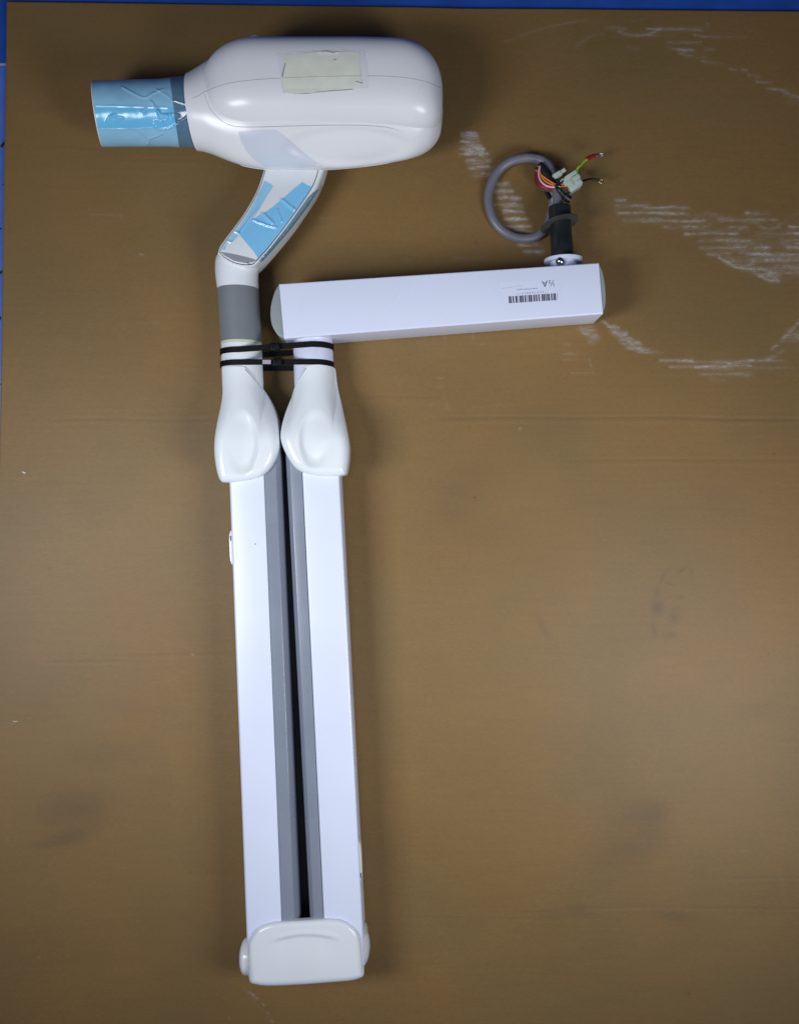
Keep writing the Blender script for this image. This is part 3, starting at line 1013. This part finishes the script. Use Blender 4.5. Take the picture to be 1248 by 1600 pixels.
# ---- left post: collar, grey sleeve, ring, white post
def pcyl(stations, zc, n=72, rz=None):
    rings = []
    for v, ul_, ur_ in stations:
        a, c = U(ul_, v, zc), U(ur_, v, zc)
        m_ = (a + c) / 2
        r = (c[0] - a[0]) / 2
        rings.append(ring(m_, (0, -1, 0), r, n, r if rz is None else rz))
    return loft(rings)


V, F = pcyl([(392, 352, 398), (394, 346, 403), (398, 341, 405), (404, 338, 405.5), (412, 336.6, 404.8), (424, 336.6, 404), (436, 337.6, 403.6), (446, 339, 404), (452, 340.1, 404.5)], 40)
mk('upper_collar', V, F, M['plastic'], arm, 40)
V, F = pcyl([(452, 341.2, 403.6), (452.6, 340.2, 404.6), (480, 341.8, 406), (534.5, 344.8, 409), (535, 345.6, 408.4)], 40)
mk('swivel_sleeve', V, F, M['sleeve'], arm, 40)
V, F = pcyl([(535, 346.2, 408), (535.4, 345.5, 408.8), (539, 345.6, 409), (539.4, 346.4, 408.4)], 40)
mk('wear_ring', V, F, M['cream'], arm, 40)
V, F = pcyl([(539.2, 346.6, 408.2), (539.8, 346, 409), (570, 346.6, 410.2), (600, 347.6, 411.6), (660, 352, 410)], 40)
mk('support_post', V, F, M['plastic'], arm, 40)
# right post
V, F = pcyl([(505, 457, 517.6), (527.5, 457.2, 518.6), (533, 457.6, 519), (533.6, 458.2, 518.6), (534.2, 457.8, 519.2), (575, 459.2, 521.6), (610, 460.5, 523), (660, 466, 520)], 40)
mk('support_post', V, F, M['paint'], arm, 40)


# ---- scissor arms
def beam(v0, a0, c0, v1, a1, c1, z0, z1, rs, ns=14, chamfer=None):
    rings = []
    for k in range(ns + 1):
        f = k / ns
        v = v0 + (v1 - v0) * f
        ua, uc = a0 + (a1 - a0) * f, c0 + (c1 - c0) * f
        pa, pc = U(ua, v, z1), U(uc, v, z1)
        if chamfer:
            w_ = pc[0] - pa[0]
            q = np.array([(0, z0), (w_, z0), (w_, z1 - 8.5), (w_ - .5, z1 - 7.2), (w_ - 5.6, z1 - 1.0), (w_ - 6.1, z1 - .5), (w_ - 6.7, z1 - .15), (w_ - 7.5, z1), (.6, z1), (0, z1 - .6)])
            R = np.c_[pa[0] + q[:, 0], q[:, 1]] if chamfer == 'r' else np.c_[pc[0] - q[:, 0], q[:, 1]][::-1]
        else:
            R = rrect(pa[0], pc[0], z0, z1, rs)
        rings.append(np.c_[R[:, 0], np.full(len(R), (pa[1] + pc[1]) / 2), R[:, 1]])
    return loft(rings)


Z0, Z1 = 4, 77
VB = 1508
def ex(ua, va, ub, vb, v): return ua + (ub - ua) * (v - va) / (vb - va)
va_, vb_ = 690, VB
# left arm: white profile + grey strip on its inner side
wl = [(358, 752), (384.3, 1450)]; wm = [(412.8, 752), (440, 1440)]; wi = [(437.4, 720), (466.5, 1440)]
e_ = lambda q, v: ex(q[0][0], q[0][1], q[1][0], q[1][1], v)
V, F = beam(va_, e_(wl, va_), e_(wm, va_), vb_, e_(wl, vb_), e_(wm, vb_), Z0, Z1, (3, 2, 1.6, 5))
armL = mk('scissor_arm', V, F, M['paint'], arm, 35)
V, F = beam(va_, e_(wm, va_) + .7, e_(wi, va_), vb_, e_(wm, vb_) + .7, e_(wi, vb_), Z0 + 1, Z1 - 1.2, (3, 5, 7.5, .8), 14, 'r')
mk('grey_strip', V, F, M['grey'], armL, 35)
V, F = beam(va_, e_(wm, va_) - 1, e_(wm, va_) + 3, vb_, e_(wm, vb_) - 1, e_(wm, vb_) + 3, Z0 + 4, Z1 - 3.0, (.5, .5, .5, .5))
mk('strip_gap', V, F, M['seam'], armL, 35)
# right arm
xr = [(530.3, 745), (566.3, 1440)]; xm = [(472.2, 735), (506.3, 1440)]; xi = [(446, 720), (484, 1440)]
V, F = beam(va_, e_(xm, va_), e_(xr, va_), vb_, e_(xm, vb_), e_(xr, vb_), Z0, Z1, (2, 3, 3.5, 1.6))
armR = mk('scissor_arm', V, F, M['paint'], arm, 35)
V, F = beam(va_, e_(xi, va_), e_(xm, va_) - .7, vb_, e_(xi, vb_), e_(xm, vb_) - .7, Z0 + 1, Z1 - 1.2, (5, 3, .8, 6.5), 14, 'l')
mk('grey_strip', V, F, M['grey'], armR, 35)
V, F = beam(va_, e_(xm, va_) - 3, e_(xm, va_) + 1, vb_, e_(xm, vb_) - 3, e_(xm, vb_) + 1, Z0 + 4, Z1 - 3.0, (.5, .5, .5, .5))
mk('strip_gap', V, F, M['seam'], armR, 35)


# black strip added to deepen the shade in the slot between the arms
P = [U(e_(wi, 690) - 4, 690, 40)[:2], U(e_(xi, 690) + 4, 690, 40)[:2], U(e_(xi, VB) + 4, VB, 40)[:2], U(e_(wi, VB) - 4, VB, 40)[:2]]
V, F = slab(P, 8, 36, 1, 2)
mk('slot_shade_strip', V, F, M['black'], arm, 35)


M['tab'] = mat('ivory_plastic', (0.72, 0.72, 0.66), 0.35, var=0.05)


# side clips with their slots
def clip(parent, edge_, v0, v1, side, slotv, mt):
    zc0, zc1 = 46, 66
    mb = MB()
    pts = []
    for v in np.linspace(v0, v1, 9):
        pts.append((e_(edge_, v), v))
    P = np.array([U(u, v, zc1 + 6)[:2] for u, v in pts])
    off = 4.6 * side
    prof = np.r_[0.8, 2.7, 3.2, 3.2, 3.2, 3.2, 3.2, 2.7, 0.8] * side
    O = np.vstack([P - np.c_[np.full(9, side * 2.0), np.zeros(9)], (P + np.c_[prof, np.zeros(9)])[::-1]])
    V, F = slab(O, zc0, zc1 + 7, 1.2, 3)
    o = mk('side_clip', V, F, mt, parent, 40)
    q = [U(e_(edge_, v) + 0.9 * side, v, zc1 + 7.2)[:2] for v in (slotv - 4, slotv + 4)]
    O = [(q[0][0] - .8, q[0][1]), (q[0][0] + .8, q[0][1]), (q[1][0] + .8, q[1][1]), (q[1][0] - .8, q[1][1])]
    return o, O


o, O = clip(armL, wl, 829, 882, -1, 841, M['plastic'])
V, F = slab(O, 60, 73.6, .2, 1); mk('clip_slot', V, F, M['seam'], armL, 40)
o, O = clip(armR, xr, 1314, 1377, 1, 1368, M['tab'])
V, F = slab(O, 60, 73.6, .2, 1); mk('clip_slot', V, F, M['seam'], armR, 40)


# ---- joint covers
def cover(outl, xc_px, dish, zpost=40.0, rpost=34.0, Z=92.0, ridge=None):
    zs = 70
    O = np.array([U(u, v, zs)[:2] for u, v in outl])

    def zt(P, d):
        # photograph row of each point, for the blend from post to paddle
        v = 800 - P[:, 1] * D / (D - 80)
        u = 624 + P[:, 0] * D / (D - 84)
        xc = np.interp(v, [570, 660], [(xc_px[0] - 624) * (D - zpost) / D, (xc_px[1] - 624) * (D - zpost) / D])
        cyl = zpost + np.sqrt(np.maximum(rpost ** 2 - (P[:, 0] - xc) ** 2, 9.0))
        r = np.interp(v, [600, 660, 745], [26, 17, 12])
        pil = Z + dome(d, r) + 2.0 * np.exp(-((v - 690) / 60) ** 2) * (d > 0)
        q = ((u - dish[0]) / dish[2]) ** 2 + ((v - dish[1]) / dish[3]) ** 2
        pil = pil - dish[4] * (1 - sst(0.35, 1.08, q)) * (0.08 + 0.92 * sst(-1.0, .55, dish[5] * (u - dish[0]) / dish[2]))
        if ridge is not None:
            dd = segdist(np.stack([u, v], -1), ridge)
            pil = pil + 0.7 * np.exp(-(dd / 4.0) ** 2)
        wgt = sst(575, 690, v)
        return cyl * (1 - wgt) + pil * wgt
    return pillow(O, zt, 10, 46, 220)


oL = crom([(346.2, 574), (350, 572.6), (378, 573), (384, 575.5), (398, 592), (411, 609), (424, 631), (434, 658), (438, 688), (435, 710), (425, 731), (409, 745), (382, 752), (356, 754.5), (346, 750), (339.5, 727), (337, 698), (340, 660), (346, 620), (346.6, 590)], 8, True)
V, F = cover(oL, (378, 380), (379, 694, 27, 52, 6.5, 1), ridge=crom([(386, 641), (397, 662), (403.5, 683), (404.6, 706), (398, 722)], 5))
clb = MB().add(V, F).bvh()
cl = mk('joint_cover', V, F, M['plastic'], arm, 50)
oR = crom([(470, 586), (478, 573.5), (484, 571), (500, 569.8), (519, 571), (522, 574), (525.5, 600), (534, 636), (544.5, 686), (545.5, 712), (542, 738), (537, 743), (526, 744.5), (500, 744), (478, 740), (462, 731), (449, 712), (440, 687), (441, 664), (448, 634), (459.5, 603)], 8, True)
V, F = cover(oR, (489.8, 491), (494, 688, 27, 48, 6.0, -1), rpost=32.6, ridge=crom([(478, 650), (469, 672), (469, 696), (476, 716)], 5))
cvb = MB().add(V, F).bvh()
cr = mk('joint_cover', V, F, M['plastic'], arm, 50)
for host, hb_, pts in ((cl, clb, [(383, 577), (390, 584.5), (398, 593.5), (405, 602.5), (410, 609.5)]), (cr, cvb, [(478.5, 575), (475, 580), (470.5, 587), (465, 595), (461, 602)])):
    ln = drape_line(hb_, pts, -0.1)
    V, F = tube(ln, np.linspace(.8, .35, len(ln)), 6)
    mk('cover_edge', V, F, M['softseam'], host, 60)

# ---- elbow cover with pivot caps
oE = crom([(387.5, 1480), (391, 1468), (402, 1453), (418, 1444.5), (440, 1441), (475, 1438.6), (512, 1437), (535, 1439.5), (552, 1450), (561, 1464), (565, 1485), (567.5, 1512), (568.5, 1526), (564, 1531), (549, 1535.5), (510, 1539), (470, 1542), (420, 1544), (398, 1541.5), (389, 1537), (387, 1520)], 8, True)
O = np.array([U(u, v, 82)[:2] for u, v in oE])


def ze(P, d):
    u = 624 + P[:, 0] * D / (D - 92)
    v = 800 - P[:, 1] * D / (D - 92)
    r = np.interp(v, [1445, 1490, 1535], [6, 9, 13])
    z = 85 + dome(d, r)
    arc = 1464 + 0.0032 * (u - 476) ** 2 - (u - 476) * 0.03
    fade = (1 - sst(30, 62, np.abs(u - 476))) * (1 - sst(1466, 1525, v) * .999)
    z = z - 2.2 * sst(-2.0, 6.0, v - arc) * fade + 0.9 * np.exp(-((v - arc + 3) / 3.5) ** 2) * fade
    return z


V, F = pillow(O, ze, 6, 60, 220)
V[:, 2] = np.where((V[:, 2] < 72) & (V[:, 1] > 800 - 1475), np.maximum(V[:, 2], 72), V[:, 2])
elbow = mk('elbow_cover', V, F, M['plastic'], arm, 50)
for (u, v, z, r, sx, th_) in ((386, 1494, 46, 27, -1, 11), (563.5, 1478, 46, 29, 1, 14)):
    c = U(u, v, z)
    V, F = lathe(c - np.array([sx * 6, 0, 0]), c + np.array([sx * th_, 0, 0]), [(0, r), (6, r), (6 + th_ * .12, r * .985)] + [(6 + th_ * (.12 + .88 * math.sin(a)), max(.1, r * .985 * math.cos(a))) for a in np.linspace(.1, math.pi / 2, 9)], 48)
    mk('pivot_cap', V, F, M['plastic'], elbow, 50)
c = U(566, 1466, 40)
V, F = lathe(c - np.array([3, 0, 0]), c + np.array([9, 0, 0]), [(0, 24), (6, 24), (9, 22), (11, 15), (11.6, .1)], 40)
mk('pivot_washer', V, F, M['conn'], elbow, 50)

# ---- extension bar
zb0, zb1 = 3, 77
cTL, cTR, cBR, cBL = (U(*p, zb1) for p in ((436, 443.5), (935, 410.5), (941.5, 490.5), (443.5, 529)))
rings = []
for k in range(13):
    f = k / 12
    a, c = cTL + (cTR - cTL) * f, cBL + (cBR - cBL) * f
    d = (c - a); W_ = np.linalg.norm(d[:2]); d = d / W_
    R = rrect(0, W_, zb0, zb1, (3, 3, 2.6, 2.2))
    rings.append(np.c_[a[0] + d[0] * R[:, 0], a[1] + d[1] * R[:, 0], R[:, 1]])
V, F = loft(rings)
bar = mk('extension_bar', V, F, M['paint'], arm, 35)
bb = MB().add(V, F)
bbv = bb.bvh()
# rounded end caps
for pts, e0, e1 in ((crom([(436, 443.5), (429, 456), (423.5, 475), (422.3, 492), (425, 508), (433, 522), (443.5, 529)], 6), (450, 527), (442, 445)), (crom([(935, 410.8), (940.5, 422), (944.5, 440), (946.2, 460), (945.6, 476), (941.5, 490.5)], 6), (935, 489), (928, 412.5))):
    P = np.array([U(u, v, zb1)[:2] for u, v in np.vstack([pts, e0, e1])])
    V, F = slab(resample(P, 90), zb0 + 1, zb1 - .7, 1.6, 4)
    o = mk('end_cap', V, F, M['cap'], bar, 35)

for a, c in ((cTL, cBL), (cTR, cBR)):
    V, F = tube(np.array([a + (c - a) * k - np.array([0, 0, .15]) for k in (.02, .5, .98)]), .4, 6)
    mk('cap_joint', V, F, M['softseam'], bar, 60)

# barcode sticker on the bar
def on_bar(a, c):
    """sticker coordinates: a along the bar to the right, c towards its upper edge, from the sticker centre"""
    o = U(831, 466, zb1)
    d = (cTR - cTL)[:2]; d = d / np.linalg.norm(d)
    n = np.array([-d[1], d[0]])
    return np.array([o[0] + d[0] * a + n[0] * c, o[1] + d[1] * a + n[1] * c])


def bplate(mb, a0, a1, c0, c1, z0, z1, m=0):
    P = [on_bar(a0, c0), on_bar(a1, c0), on_bar(a1, c1), on_bar(a0, c1)]
    V = [(*p, z0) for p in P] + [(*p, z1) for p in P]
    mb.add(V, [(3, 2, 1, 0), (4, 5, 6, 7), (0, 1, 5, 4), (1, 2, 6, 5), (2, 3, 7, 6), (3, 0, 4, 7)], m)


mb = MB()
bplate(mb, -46, 44, -9, 26, zb1 - .1, zb1 + .03)
sticker = mb.build('barcode_sticker', M['paint'], bar, 35)
mb = MB()
zi0, zi1 = zb1 + .1, zb1 + .22
groups = [(150, 195, 1), (212, 235, 0), (258, 284, 0), (290, 300, 0), (322, 390, 1), (405, 425, 0), (434, 440, 0), (448, 454, 0), (470, 530, 1), (548, 570, 0), (576, 581, 0), (590, 612, 0), (628, 645, 0), (650, 656, 0), (683, 735, 1), (742, 760, 0), (770, 815, 1), (835, 858, 0), (872, 915, 1), (934, 938, 0)]
for x0, x1, dense in groups:
    a0, a1 = (x0 - 530) / 10.4 * .95, (x1 - 530) / 10.4 * .95
    if dense:
        n_ = max(2, int((x1 - x0) / 21))
        for k in range(n_):
            s0 = a0 + (a1 - a0) * k / n_
            s1 = s0 + (a1 - a0) / n_ * (.80 if k < n_ - 1 else 1)
            bplate(mb, s0, s1, -5.2, 5.0, zi0, zi1)
    else:
        bplate(mb, a0, a1, -5.2, 5.0, zi0, zi1)
mb.build('barcode', M['ink'], sticker if False else bar, 35)


def text_mesh(s, size, spacing=1.0, shear=0.0):
    cu = bpy.data.curves.new('t', 'FONT')
    cu.body = s
    cu.size = size
    cu.space_character = spacing
    cu.shear = shear
    cu.align_x = 'CENTER'
    cu.align_y = 'CENTER'
    o = bpy.data.objects.new('t', cu)
    sc.collection.objects.link(o)
    dg = bpy.context.evaluated_depsgraph_get()
    me = bpy.data.meshes.new_from_object(o.evaluated_get(dg))
    V = np.array([v.co[:] for v in me.vertices])
    F = [tuple(p.vertices) for p in me.polygons]
    bpy.data.objects.remove(o)
    bpy.data.curves.remove(cu)
    bpy.data.meshes.remove(me)
    return V, F


mb = MB()
for s, size, a, c, sp, m_ in (('½A', 13.0, 25.5, 20.6, 1.0, 0), ('*2527028221*', 3.6, -.5, 8.2, 2.1, 0), ('www. uuuuuuuu .uuu', 2.7, -12, 14.8, .82, 1)):
    if m_ == 1:
        continue
    V, F = text_mesh(s, size, sp)
    # the sticker is upside down in the picture
    P = np.array([on_bar(a - x, c - y) for x, y in V[:, :2]])
    mb.add(np.c_[P, np.full(len(P), zi1)], F, m_)
# worn grey line of print too faint to read
x = -36.0
while x < 9:
    wd = rng.uniform(1.2, 3.4)
    if x > -22 or rng.random() < .35:
        bplate(mb, x, min(x + wd, 9.5), 13.4 + rng.uniform(-.15, .15), 14.6 + rng.uniform(-.2, .5), zi0, zi1, 1)
    x += wd + rng.uniform(.4, 1.0)
for k in range(10):
    bplate(mb, -44 + k * 3.2, -42 + k * 3.2, 17.0 + .28 * k, 17.5 + .28 * k, zi0, zi1, 1)
mb.build('lettering', [M['ink'], M['faintink']], bar, 35)
# specks on the paint
for host, u, v in ((armL, 399, 850),):
    p = U(u, v, Z1)
    V, F = slab([(p[0] - .8, p[1] - .8), (p[0] + .8, p[1] - .8), (p[0] + .8, p[1] + .8), (p[0] - .8, p[1] + .8)], Z1 - .1, Z1 + .15, .05, 1)
    mk('screw_pit', V, F, M['seam'], host, 35)

# ---- mounting flange, post, washer
dbar = (cTR - cTL); dbar[2] = 0; dbar /= np.linalg.norm(dbar)
ydir = np.array([-0.02, 1.0, 0.0]); ydir /= np.linalg.norm(ydir)
ca = U(880, 406.4, 44)
base = ca - ydir * 22
V, F = lathe(base, ca, [(0, 20), (15, 20), (18.5, 20), (18.6, 28.6), (19.0, 29.2), (23.2, 29.2), (23.8, 28.4), (23.9, 10)], 64)
flange = mk('mounting_flange', V, F, M['paint'], arm, 35)
pc = U(874.8, 404.6, 66) - ydir * 3.0
rings = [ring(pc + np.array([0, 0, -6.0 + 12.0 * k / 12]) , (0, 0, 1), max(.05, 7.0 * math.sin(math.pi * k / 12)), 24) for k in range(13)]
for k in range(13): rings[k][:, 2] = pc[2] - 7.0 * math.cos(math.pi * k / 12)
V, F = loft(rings)
mk('ball_screw', V, F, M['steel'], flange, 60)
p0 = U(878.3, 404, 42); p1 = U(873.5, 322, 42)
Lp = np.linalg.norm(p1 - p0)
V, F = lathe(p0, p1, [(0, 16.6), (4, 17.0), (Lp * .42, 16.9), (Lp * .43, 16.4), (Lp - 24, 16.2), (Lp - 23, 17.0), (Lp - 3, 17.0), (Lp - .8, 16.2), (Lp, 15.0), (Lp, 11.5), (Lp - 8, 11)], 56)
post = mk('mounting_post', V, F, M['post'], arm, 35)
wc = U(873.5, 350, 42)
wd_ = np.array([-0.24, 1.0, -0.17]); wd_ /= np.linalg.norm(wd_)
mbw = loft([ring(wc - wd_ * 1.0, wd_, 28.6, 56), ring(wc - wd_ * .8, wd_, 29.2, 56), ring(wc + wd_ * .8, wd_, 29.2, 56), ring(wc + wd_ * 1.0, wd_, 28.6, 56), ring(wc + wd_ * 1.0, wd_, 17.5, 56), ring(wc - wd_ * 1.0, wd_, 17.5, 56), ring(wc - wd_ * 1.0, wd_, 28.6, 56)], False, False)
mk('washer', mbw[0], mbw[1], M['washer'], post, 35)

# ---- cable, wires and plugs
cp = [(873, 345, 42), (872, 322, 42), (870, 308, 40), (868, 294, 36), (866, 280, 32), (860, 264, 27), (848, 252, 22), (832, 247.5, 19), (815, 247.5, 16), (796, 253, 13), (780, 265, 10), (769, 282, 8.5), (763, 303, 7.6), (764, 324, 7.6), (771, 344, 7.6), (783, 359, 7.6), (800, 369.5, 7.6), (819, 373, 7.8), (838, 369, 8), (851, 358, 8.3), (859, 342, 9), (863, 322, 12), (864, 305, 17), (862, 291, 22)]
P3 = crom([U(*p) for p in cp], 8)
V, F = tube(P3, 7.1, 18)
cable = mk('cable', V, F, M['cable'], arm, 60)


def wire(name, pts, r, mt, parent=cable, n=8):
    V, F = tube(crom([U(*p) for p in pts], 7), r, n)
    return mk(name, V, F, mt, parent, 60)


wire('heat_shrink', [(870, 296, 36), (864, 288, 36), (854, 275, 34), (846, 264, 32), (841, 258.5, 31)], 7.4, M['black'], n=16)
wire('heat_shrink', [(858, 310, 24), (853, 300, 22), (850, 292, 22)], 3.0, M['black'])
# loop of coloured wires from the sleeve end back to the plug
wire('wire', [(841, 260, 33), (837, 268, 32), (838, 280, 34), (845, 291, 37), (858, 295, 40), (868, 293, 43), (880, 291, 42), (888, 289, 40)], 1.15, M['red'])
wire('wire', [(842, 259, 34), (838.5, 268, 34), (840, 281, 36), (848, 291, 39), (858, 293, 42), (870, 291.5, 44), (884, 292, 40)], 1.15, M['red'])
wire('wire', [(843, 260, 38), (841, 270, 41), (843.5, 281, 44), (851, 289, 46), (861, 292, 47), (870, 292, 46)], 1.5, M['pinkw'])
wire('wire', [(837, 265.5, 35), (842, 270, 40), (850, 277, 43), (860, 284, 45), (868, 288, 46), (876, 288, 45), (886, 288.5, 42)], 1.3, M['orange'])
wire('wire', [(843, 262, 38), (843.5, 270, 41), (848, 279, 43), (856, 286, 45), (866, 289.5, 46), (876, 291, 44), (885, 291, 42)], 1.3, M['orange'])
wire('wire', [(841, 262, 33), (836.5, 272, 30), (838, 284, 32), (846, 293.5, 34), (860, 297.5, 38), (870, 295, 41), (882, 294, 40), (886, 297, 38)], 1.2, M['brown'])
wire('wire', [(838, 264, 31), (835.6, 274, 28), (837, 286, 29), (845, 295.5, 31), (858, 299, 34), (870, 297, 38)], 1.0, M['brown'])
wire('wire', [(866, 292, 44), (872, 286, 46), (877, 281, 44), (879, 279, 42)], 1.2, M['pinkw'])
wire('wire', [(862, 276, 42), (869, 281, 46), (873, 286, 47), (874, 292, 47)], 2.4, M['wireblack'])
# small tie and sleeve stub
wire('sleeve_stub', [(869, 289, 47), (874, 297, 48), (879, 304, 46), (884, 309, 44)], 4.2, M['black'], n=14)
wire('sleeve_stub', [(881, 305.5, 46), (886, 310, 44), (890.5, 312, 43)], 6.0, M['black'], n=14)


def obox(c, ang, sx, sy, z0, z1, r=.6):
    a = math.radians(ang)
    dx, dy = np.array([math.cos(a), math.sin(a)]), np.array([-math.sin(a), math.cos(a)])
    P = [c[:2] + dx * i * sx / 2 + dy * j * sy / 2 for i, j in ((-1, -1), (1, -1), (1, 1), (-1, 1))]
    return slab(P, z0, z1, r, 2)


c = U(872.4, 292.4, 52)
V, F = obox(c, -35 + 180 - 90, 5.2, 3.2, 49, 53.5, .5)
mk('tie_buckle', V, F, M['nylon'], cable, 40)
c = U(873.8, 291.4, 54)
V, F = obox(c, 60, 1.2, 4.0, 53.3, 53.9, .1); mk('tie_glint', V, F, M['conn'], cable, 40)


def plug(c, ang, parts, mt, name):
    mb = MB()
    a = math.radians(ang)
    dx, dy = np.array([math.cos(a), math.sin(a), 0]), np.array([-math.sin(a), math.cos(a), 0])
    for (ox, oy, sx, sy, z0, z1) in parts:
        V, F = obox(c + dx * ox + dy * oy, ang, sx, sy, z0, z1, .5)
        mb.add(V, F)
    return mb.build(name, mt, cable, 40)


# large plug: long axis rises to the right
plug(U(894.5, 283.5, 44), 33, [(0, 0, 22, 21, 30, 47), (1.5, 8.8, 19, 6.0, 30, 49.5), (-1.5, -9.2, 20, 6.5, 29, 46), (6, 1.2, 11, 6.5, 44, 50.0), (-6, -1, 7.5, 9.5, 44, 49), (7, -6.2, 7, 4, 43, 48.5), (-12, 3.5, 4.5, 7, 32, 45), (-4, 5.2, 6, 2.2, 44, 48.4)], M['conn'], 'plug')
plug(U(873.2, 271.4, 46), 33, [(-3.5, 0, 13, 8.0, 38, 48), (7, .6, 9, 5.5, 40, 46.5), (-3.5, 2.4, 11, 2.2, 46, 49), (-9.5, 0, 2, 6, 40, 46)], M['conn'], 'plug')
wire('wire', [(896, 277, 44), (902, 263, 42), (906, 259, 40), (911, 253, 36), (917, 249, 33)], 1.9, M['green'])
wire('terminal_sleeve', [(916, 248.6, 33), (921, 246, 32), (926, 243.8, 31), (928.6, 243.0, 30)], 3.2, M['redsleeve'], n=14)
wire('spade_terminal', [(928, 243.2, 30), (931, 241.4, 29), (935, 240.8, 28)], 1.5, M['steel'])
wire('spade_terminal', [(934, 241.2, 28), (937, 240.4, 28), (941, 240.2, 28)], .7, M['steel'])
wire('spade_terminal', [(934, 241.2, 28), (937, 242.8, 28), (941.5, 243.2, 28)], .8, M['steel'])
wire('wire', [(896, 291, 36), (904, 286.5, 34), (910, 283.2, 33), (917, 280.8, 31), (924, 279.8, 29), (935, 281.2, 26)], 1.8, M['wireblack'])
rp = [(938.2 + 3.0 * math.cos(t), 283.2 + 2.8 * math.sin(t), 26) for t in np.linspace(0, 2 * math.pi, 12)]
wire('ring_terminal', rp, 1.1, M['copper'])


# ------------------------------------------------------------------ cable ties round the two posts
def hull_loop(cl_, rl, cr_, rr_, n=40):
    """closed loop round two circles in the x-z plane, starting on top"""
    P = []
    for k in range(n + 1):
        a = math.pi / 2 + math.pi * k / n
        P.append((cl_[0] + rl * math.cos(a), cl_[1] + rl * math.sin(a)))
    for k in range(n + 1):
        a = -math.pi / 2 + math.pi * k / n
        P.append((cr_[0] + rr_ * math.cos(a), cr_[1] + rr_ * math.sin(a)))
    return np.array(P)


def tie(label, vl, vr, wd, hu, tail):
    zc = 40
    cl_, cr_ = U(377.8, vl, zc), U(489.2, vr, zc)
    loop = hull_loop((cl_[0], zc), 31.0 + .5, (cr_[0], zc), 30.1 + .5)
    loop = resample(loop, 160)
    c = loop.mean(0)
    x0, x1 = cl_[0], cr_[0]
    yl = 800 - vl; yr = 800 - vr
    kk = (D - 74) / D
    rings = []
    for i, (x, z) in enumerate(loop):
        t = loop[(i + 1) % 160] - loop[i - 1]
        t = t / np.linalg.norm(t)
        nrm = np.array([t[1], -t[0]])
        if nrm @ (loop[i] - np.array([np.clip(x, x0, x1), zc])) < 0: nrm = -nrm
        y = np.interp(x, [x0, x1], [yl, yr]) * kk
        q = [(1.1, wd / 2), (1.1, -wd / 2), (-.5, -wd / 2), (-.5, wd / 2)]
        rings.append(np.array([(x + nrm[0] * o_, y + w_, z + nrm[1] * o_) for o_, w_ in q]))
    V, F = loft(rings + [rings[0]], False, False)
    root = empty('cable_tie', (c[0], (yl + yr) / 2 * kk, 0))
    tag(root, label, 'cable tie', 'black cable ties round the two posts')
    mk('strap', V, F, M['nylon'], root, 50)
    # buckle on the top strand in the gap
    ztop = 73.6
    vb = np.interp(hu, [377.6, 488.6], [vl, vr])
    p = U(hu, vb, ztop)
    mb = MB()
    for (sx, sy, z0, z1, dx) in ((13, 11.5, 70, 76.2, 0), (5, 8.5, 75, 78.5, 4.0), (4, 8.0, 75, 77.6, -4.5)):
        V, F = slab([(p[0] + dx - sx / 2, p[1] - sy / 2), (p[0] + dx + sx / 2, p[1] - sy / 2), (p[0] + dx + sx / 2, p[1] + sy / 2), (p[0] + dx - sx / 2, p[1] + sy / 2)], z0, z1, .7, 2)
        mb.add(V, F)
    mb.build('buckle', M['nylon'], root, 40)
    if tail:
        p = U(416.6, np.interp(416.6, [377.6, 488.6], [vl, vr]), 76)
        V, F = slab([(p[0] - 6.2, p[1] - 3.1), (p[0] + 6.2, p[1] - 3.1), (p[0] + 6.2, p[1] + 3.1), (p[0] - 6.2, p[1] + 3.1)], 74.4, 75.4, .3, 1)
        mk('tail_glint', V, F, M['pale'], root, 40)
    return root


M['pale'] = mat('tail_glint_tone', (0.42, 0.38, 0.45), 0.25, var=0.1)  # pale colour painted as a glint on the black tail
tie('upper black cable tie round both white posts, next to the bar', 545.5, 537.0, 8.6, 430, False)
tie('lower black cable tie with a painted glint on its tail, next to the joint covers', 565.5, 564.8, 8.2, 434, True)

# ------------------------------------------------------------------ scraps on the sheet
p = U(38, 738, 0)
V, F = slab([(p[0] - 3.2, p[1] + .2), (p[0] - 2.6, p[1] + 1.6), (p[0] + 2.6, p[1] - .1), (p[0] + 3.2, p[1] - 1.6), (p[0] + 1, p[1] - 1.8)], -.6, .6, .2, 1)
tag(mk('paper_scrap', V, F, M['scrap']), 'tiny white paper scrap on the cardboard near its left edge', 'scrap')
p3 = [U(u, v, .2) for u, v in crom([(20.5, 1126), (23, 1127.5), (26, 1127), (29, 1126.8)], 5)]
V, F = tube(p3, np.interp(np.linspace(0, 1, len(p3)), [0, .5, 1], [.3, .9, .3]), 6)
tag(mk('plastic_sliver', V, F, M['sliver']), 'tiny pale green plastic sliver on the cardboard, lower left', 'scrap')
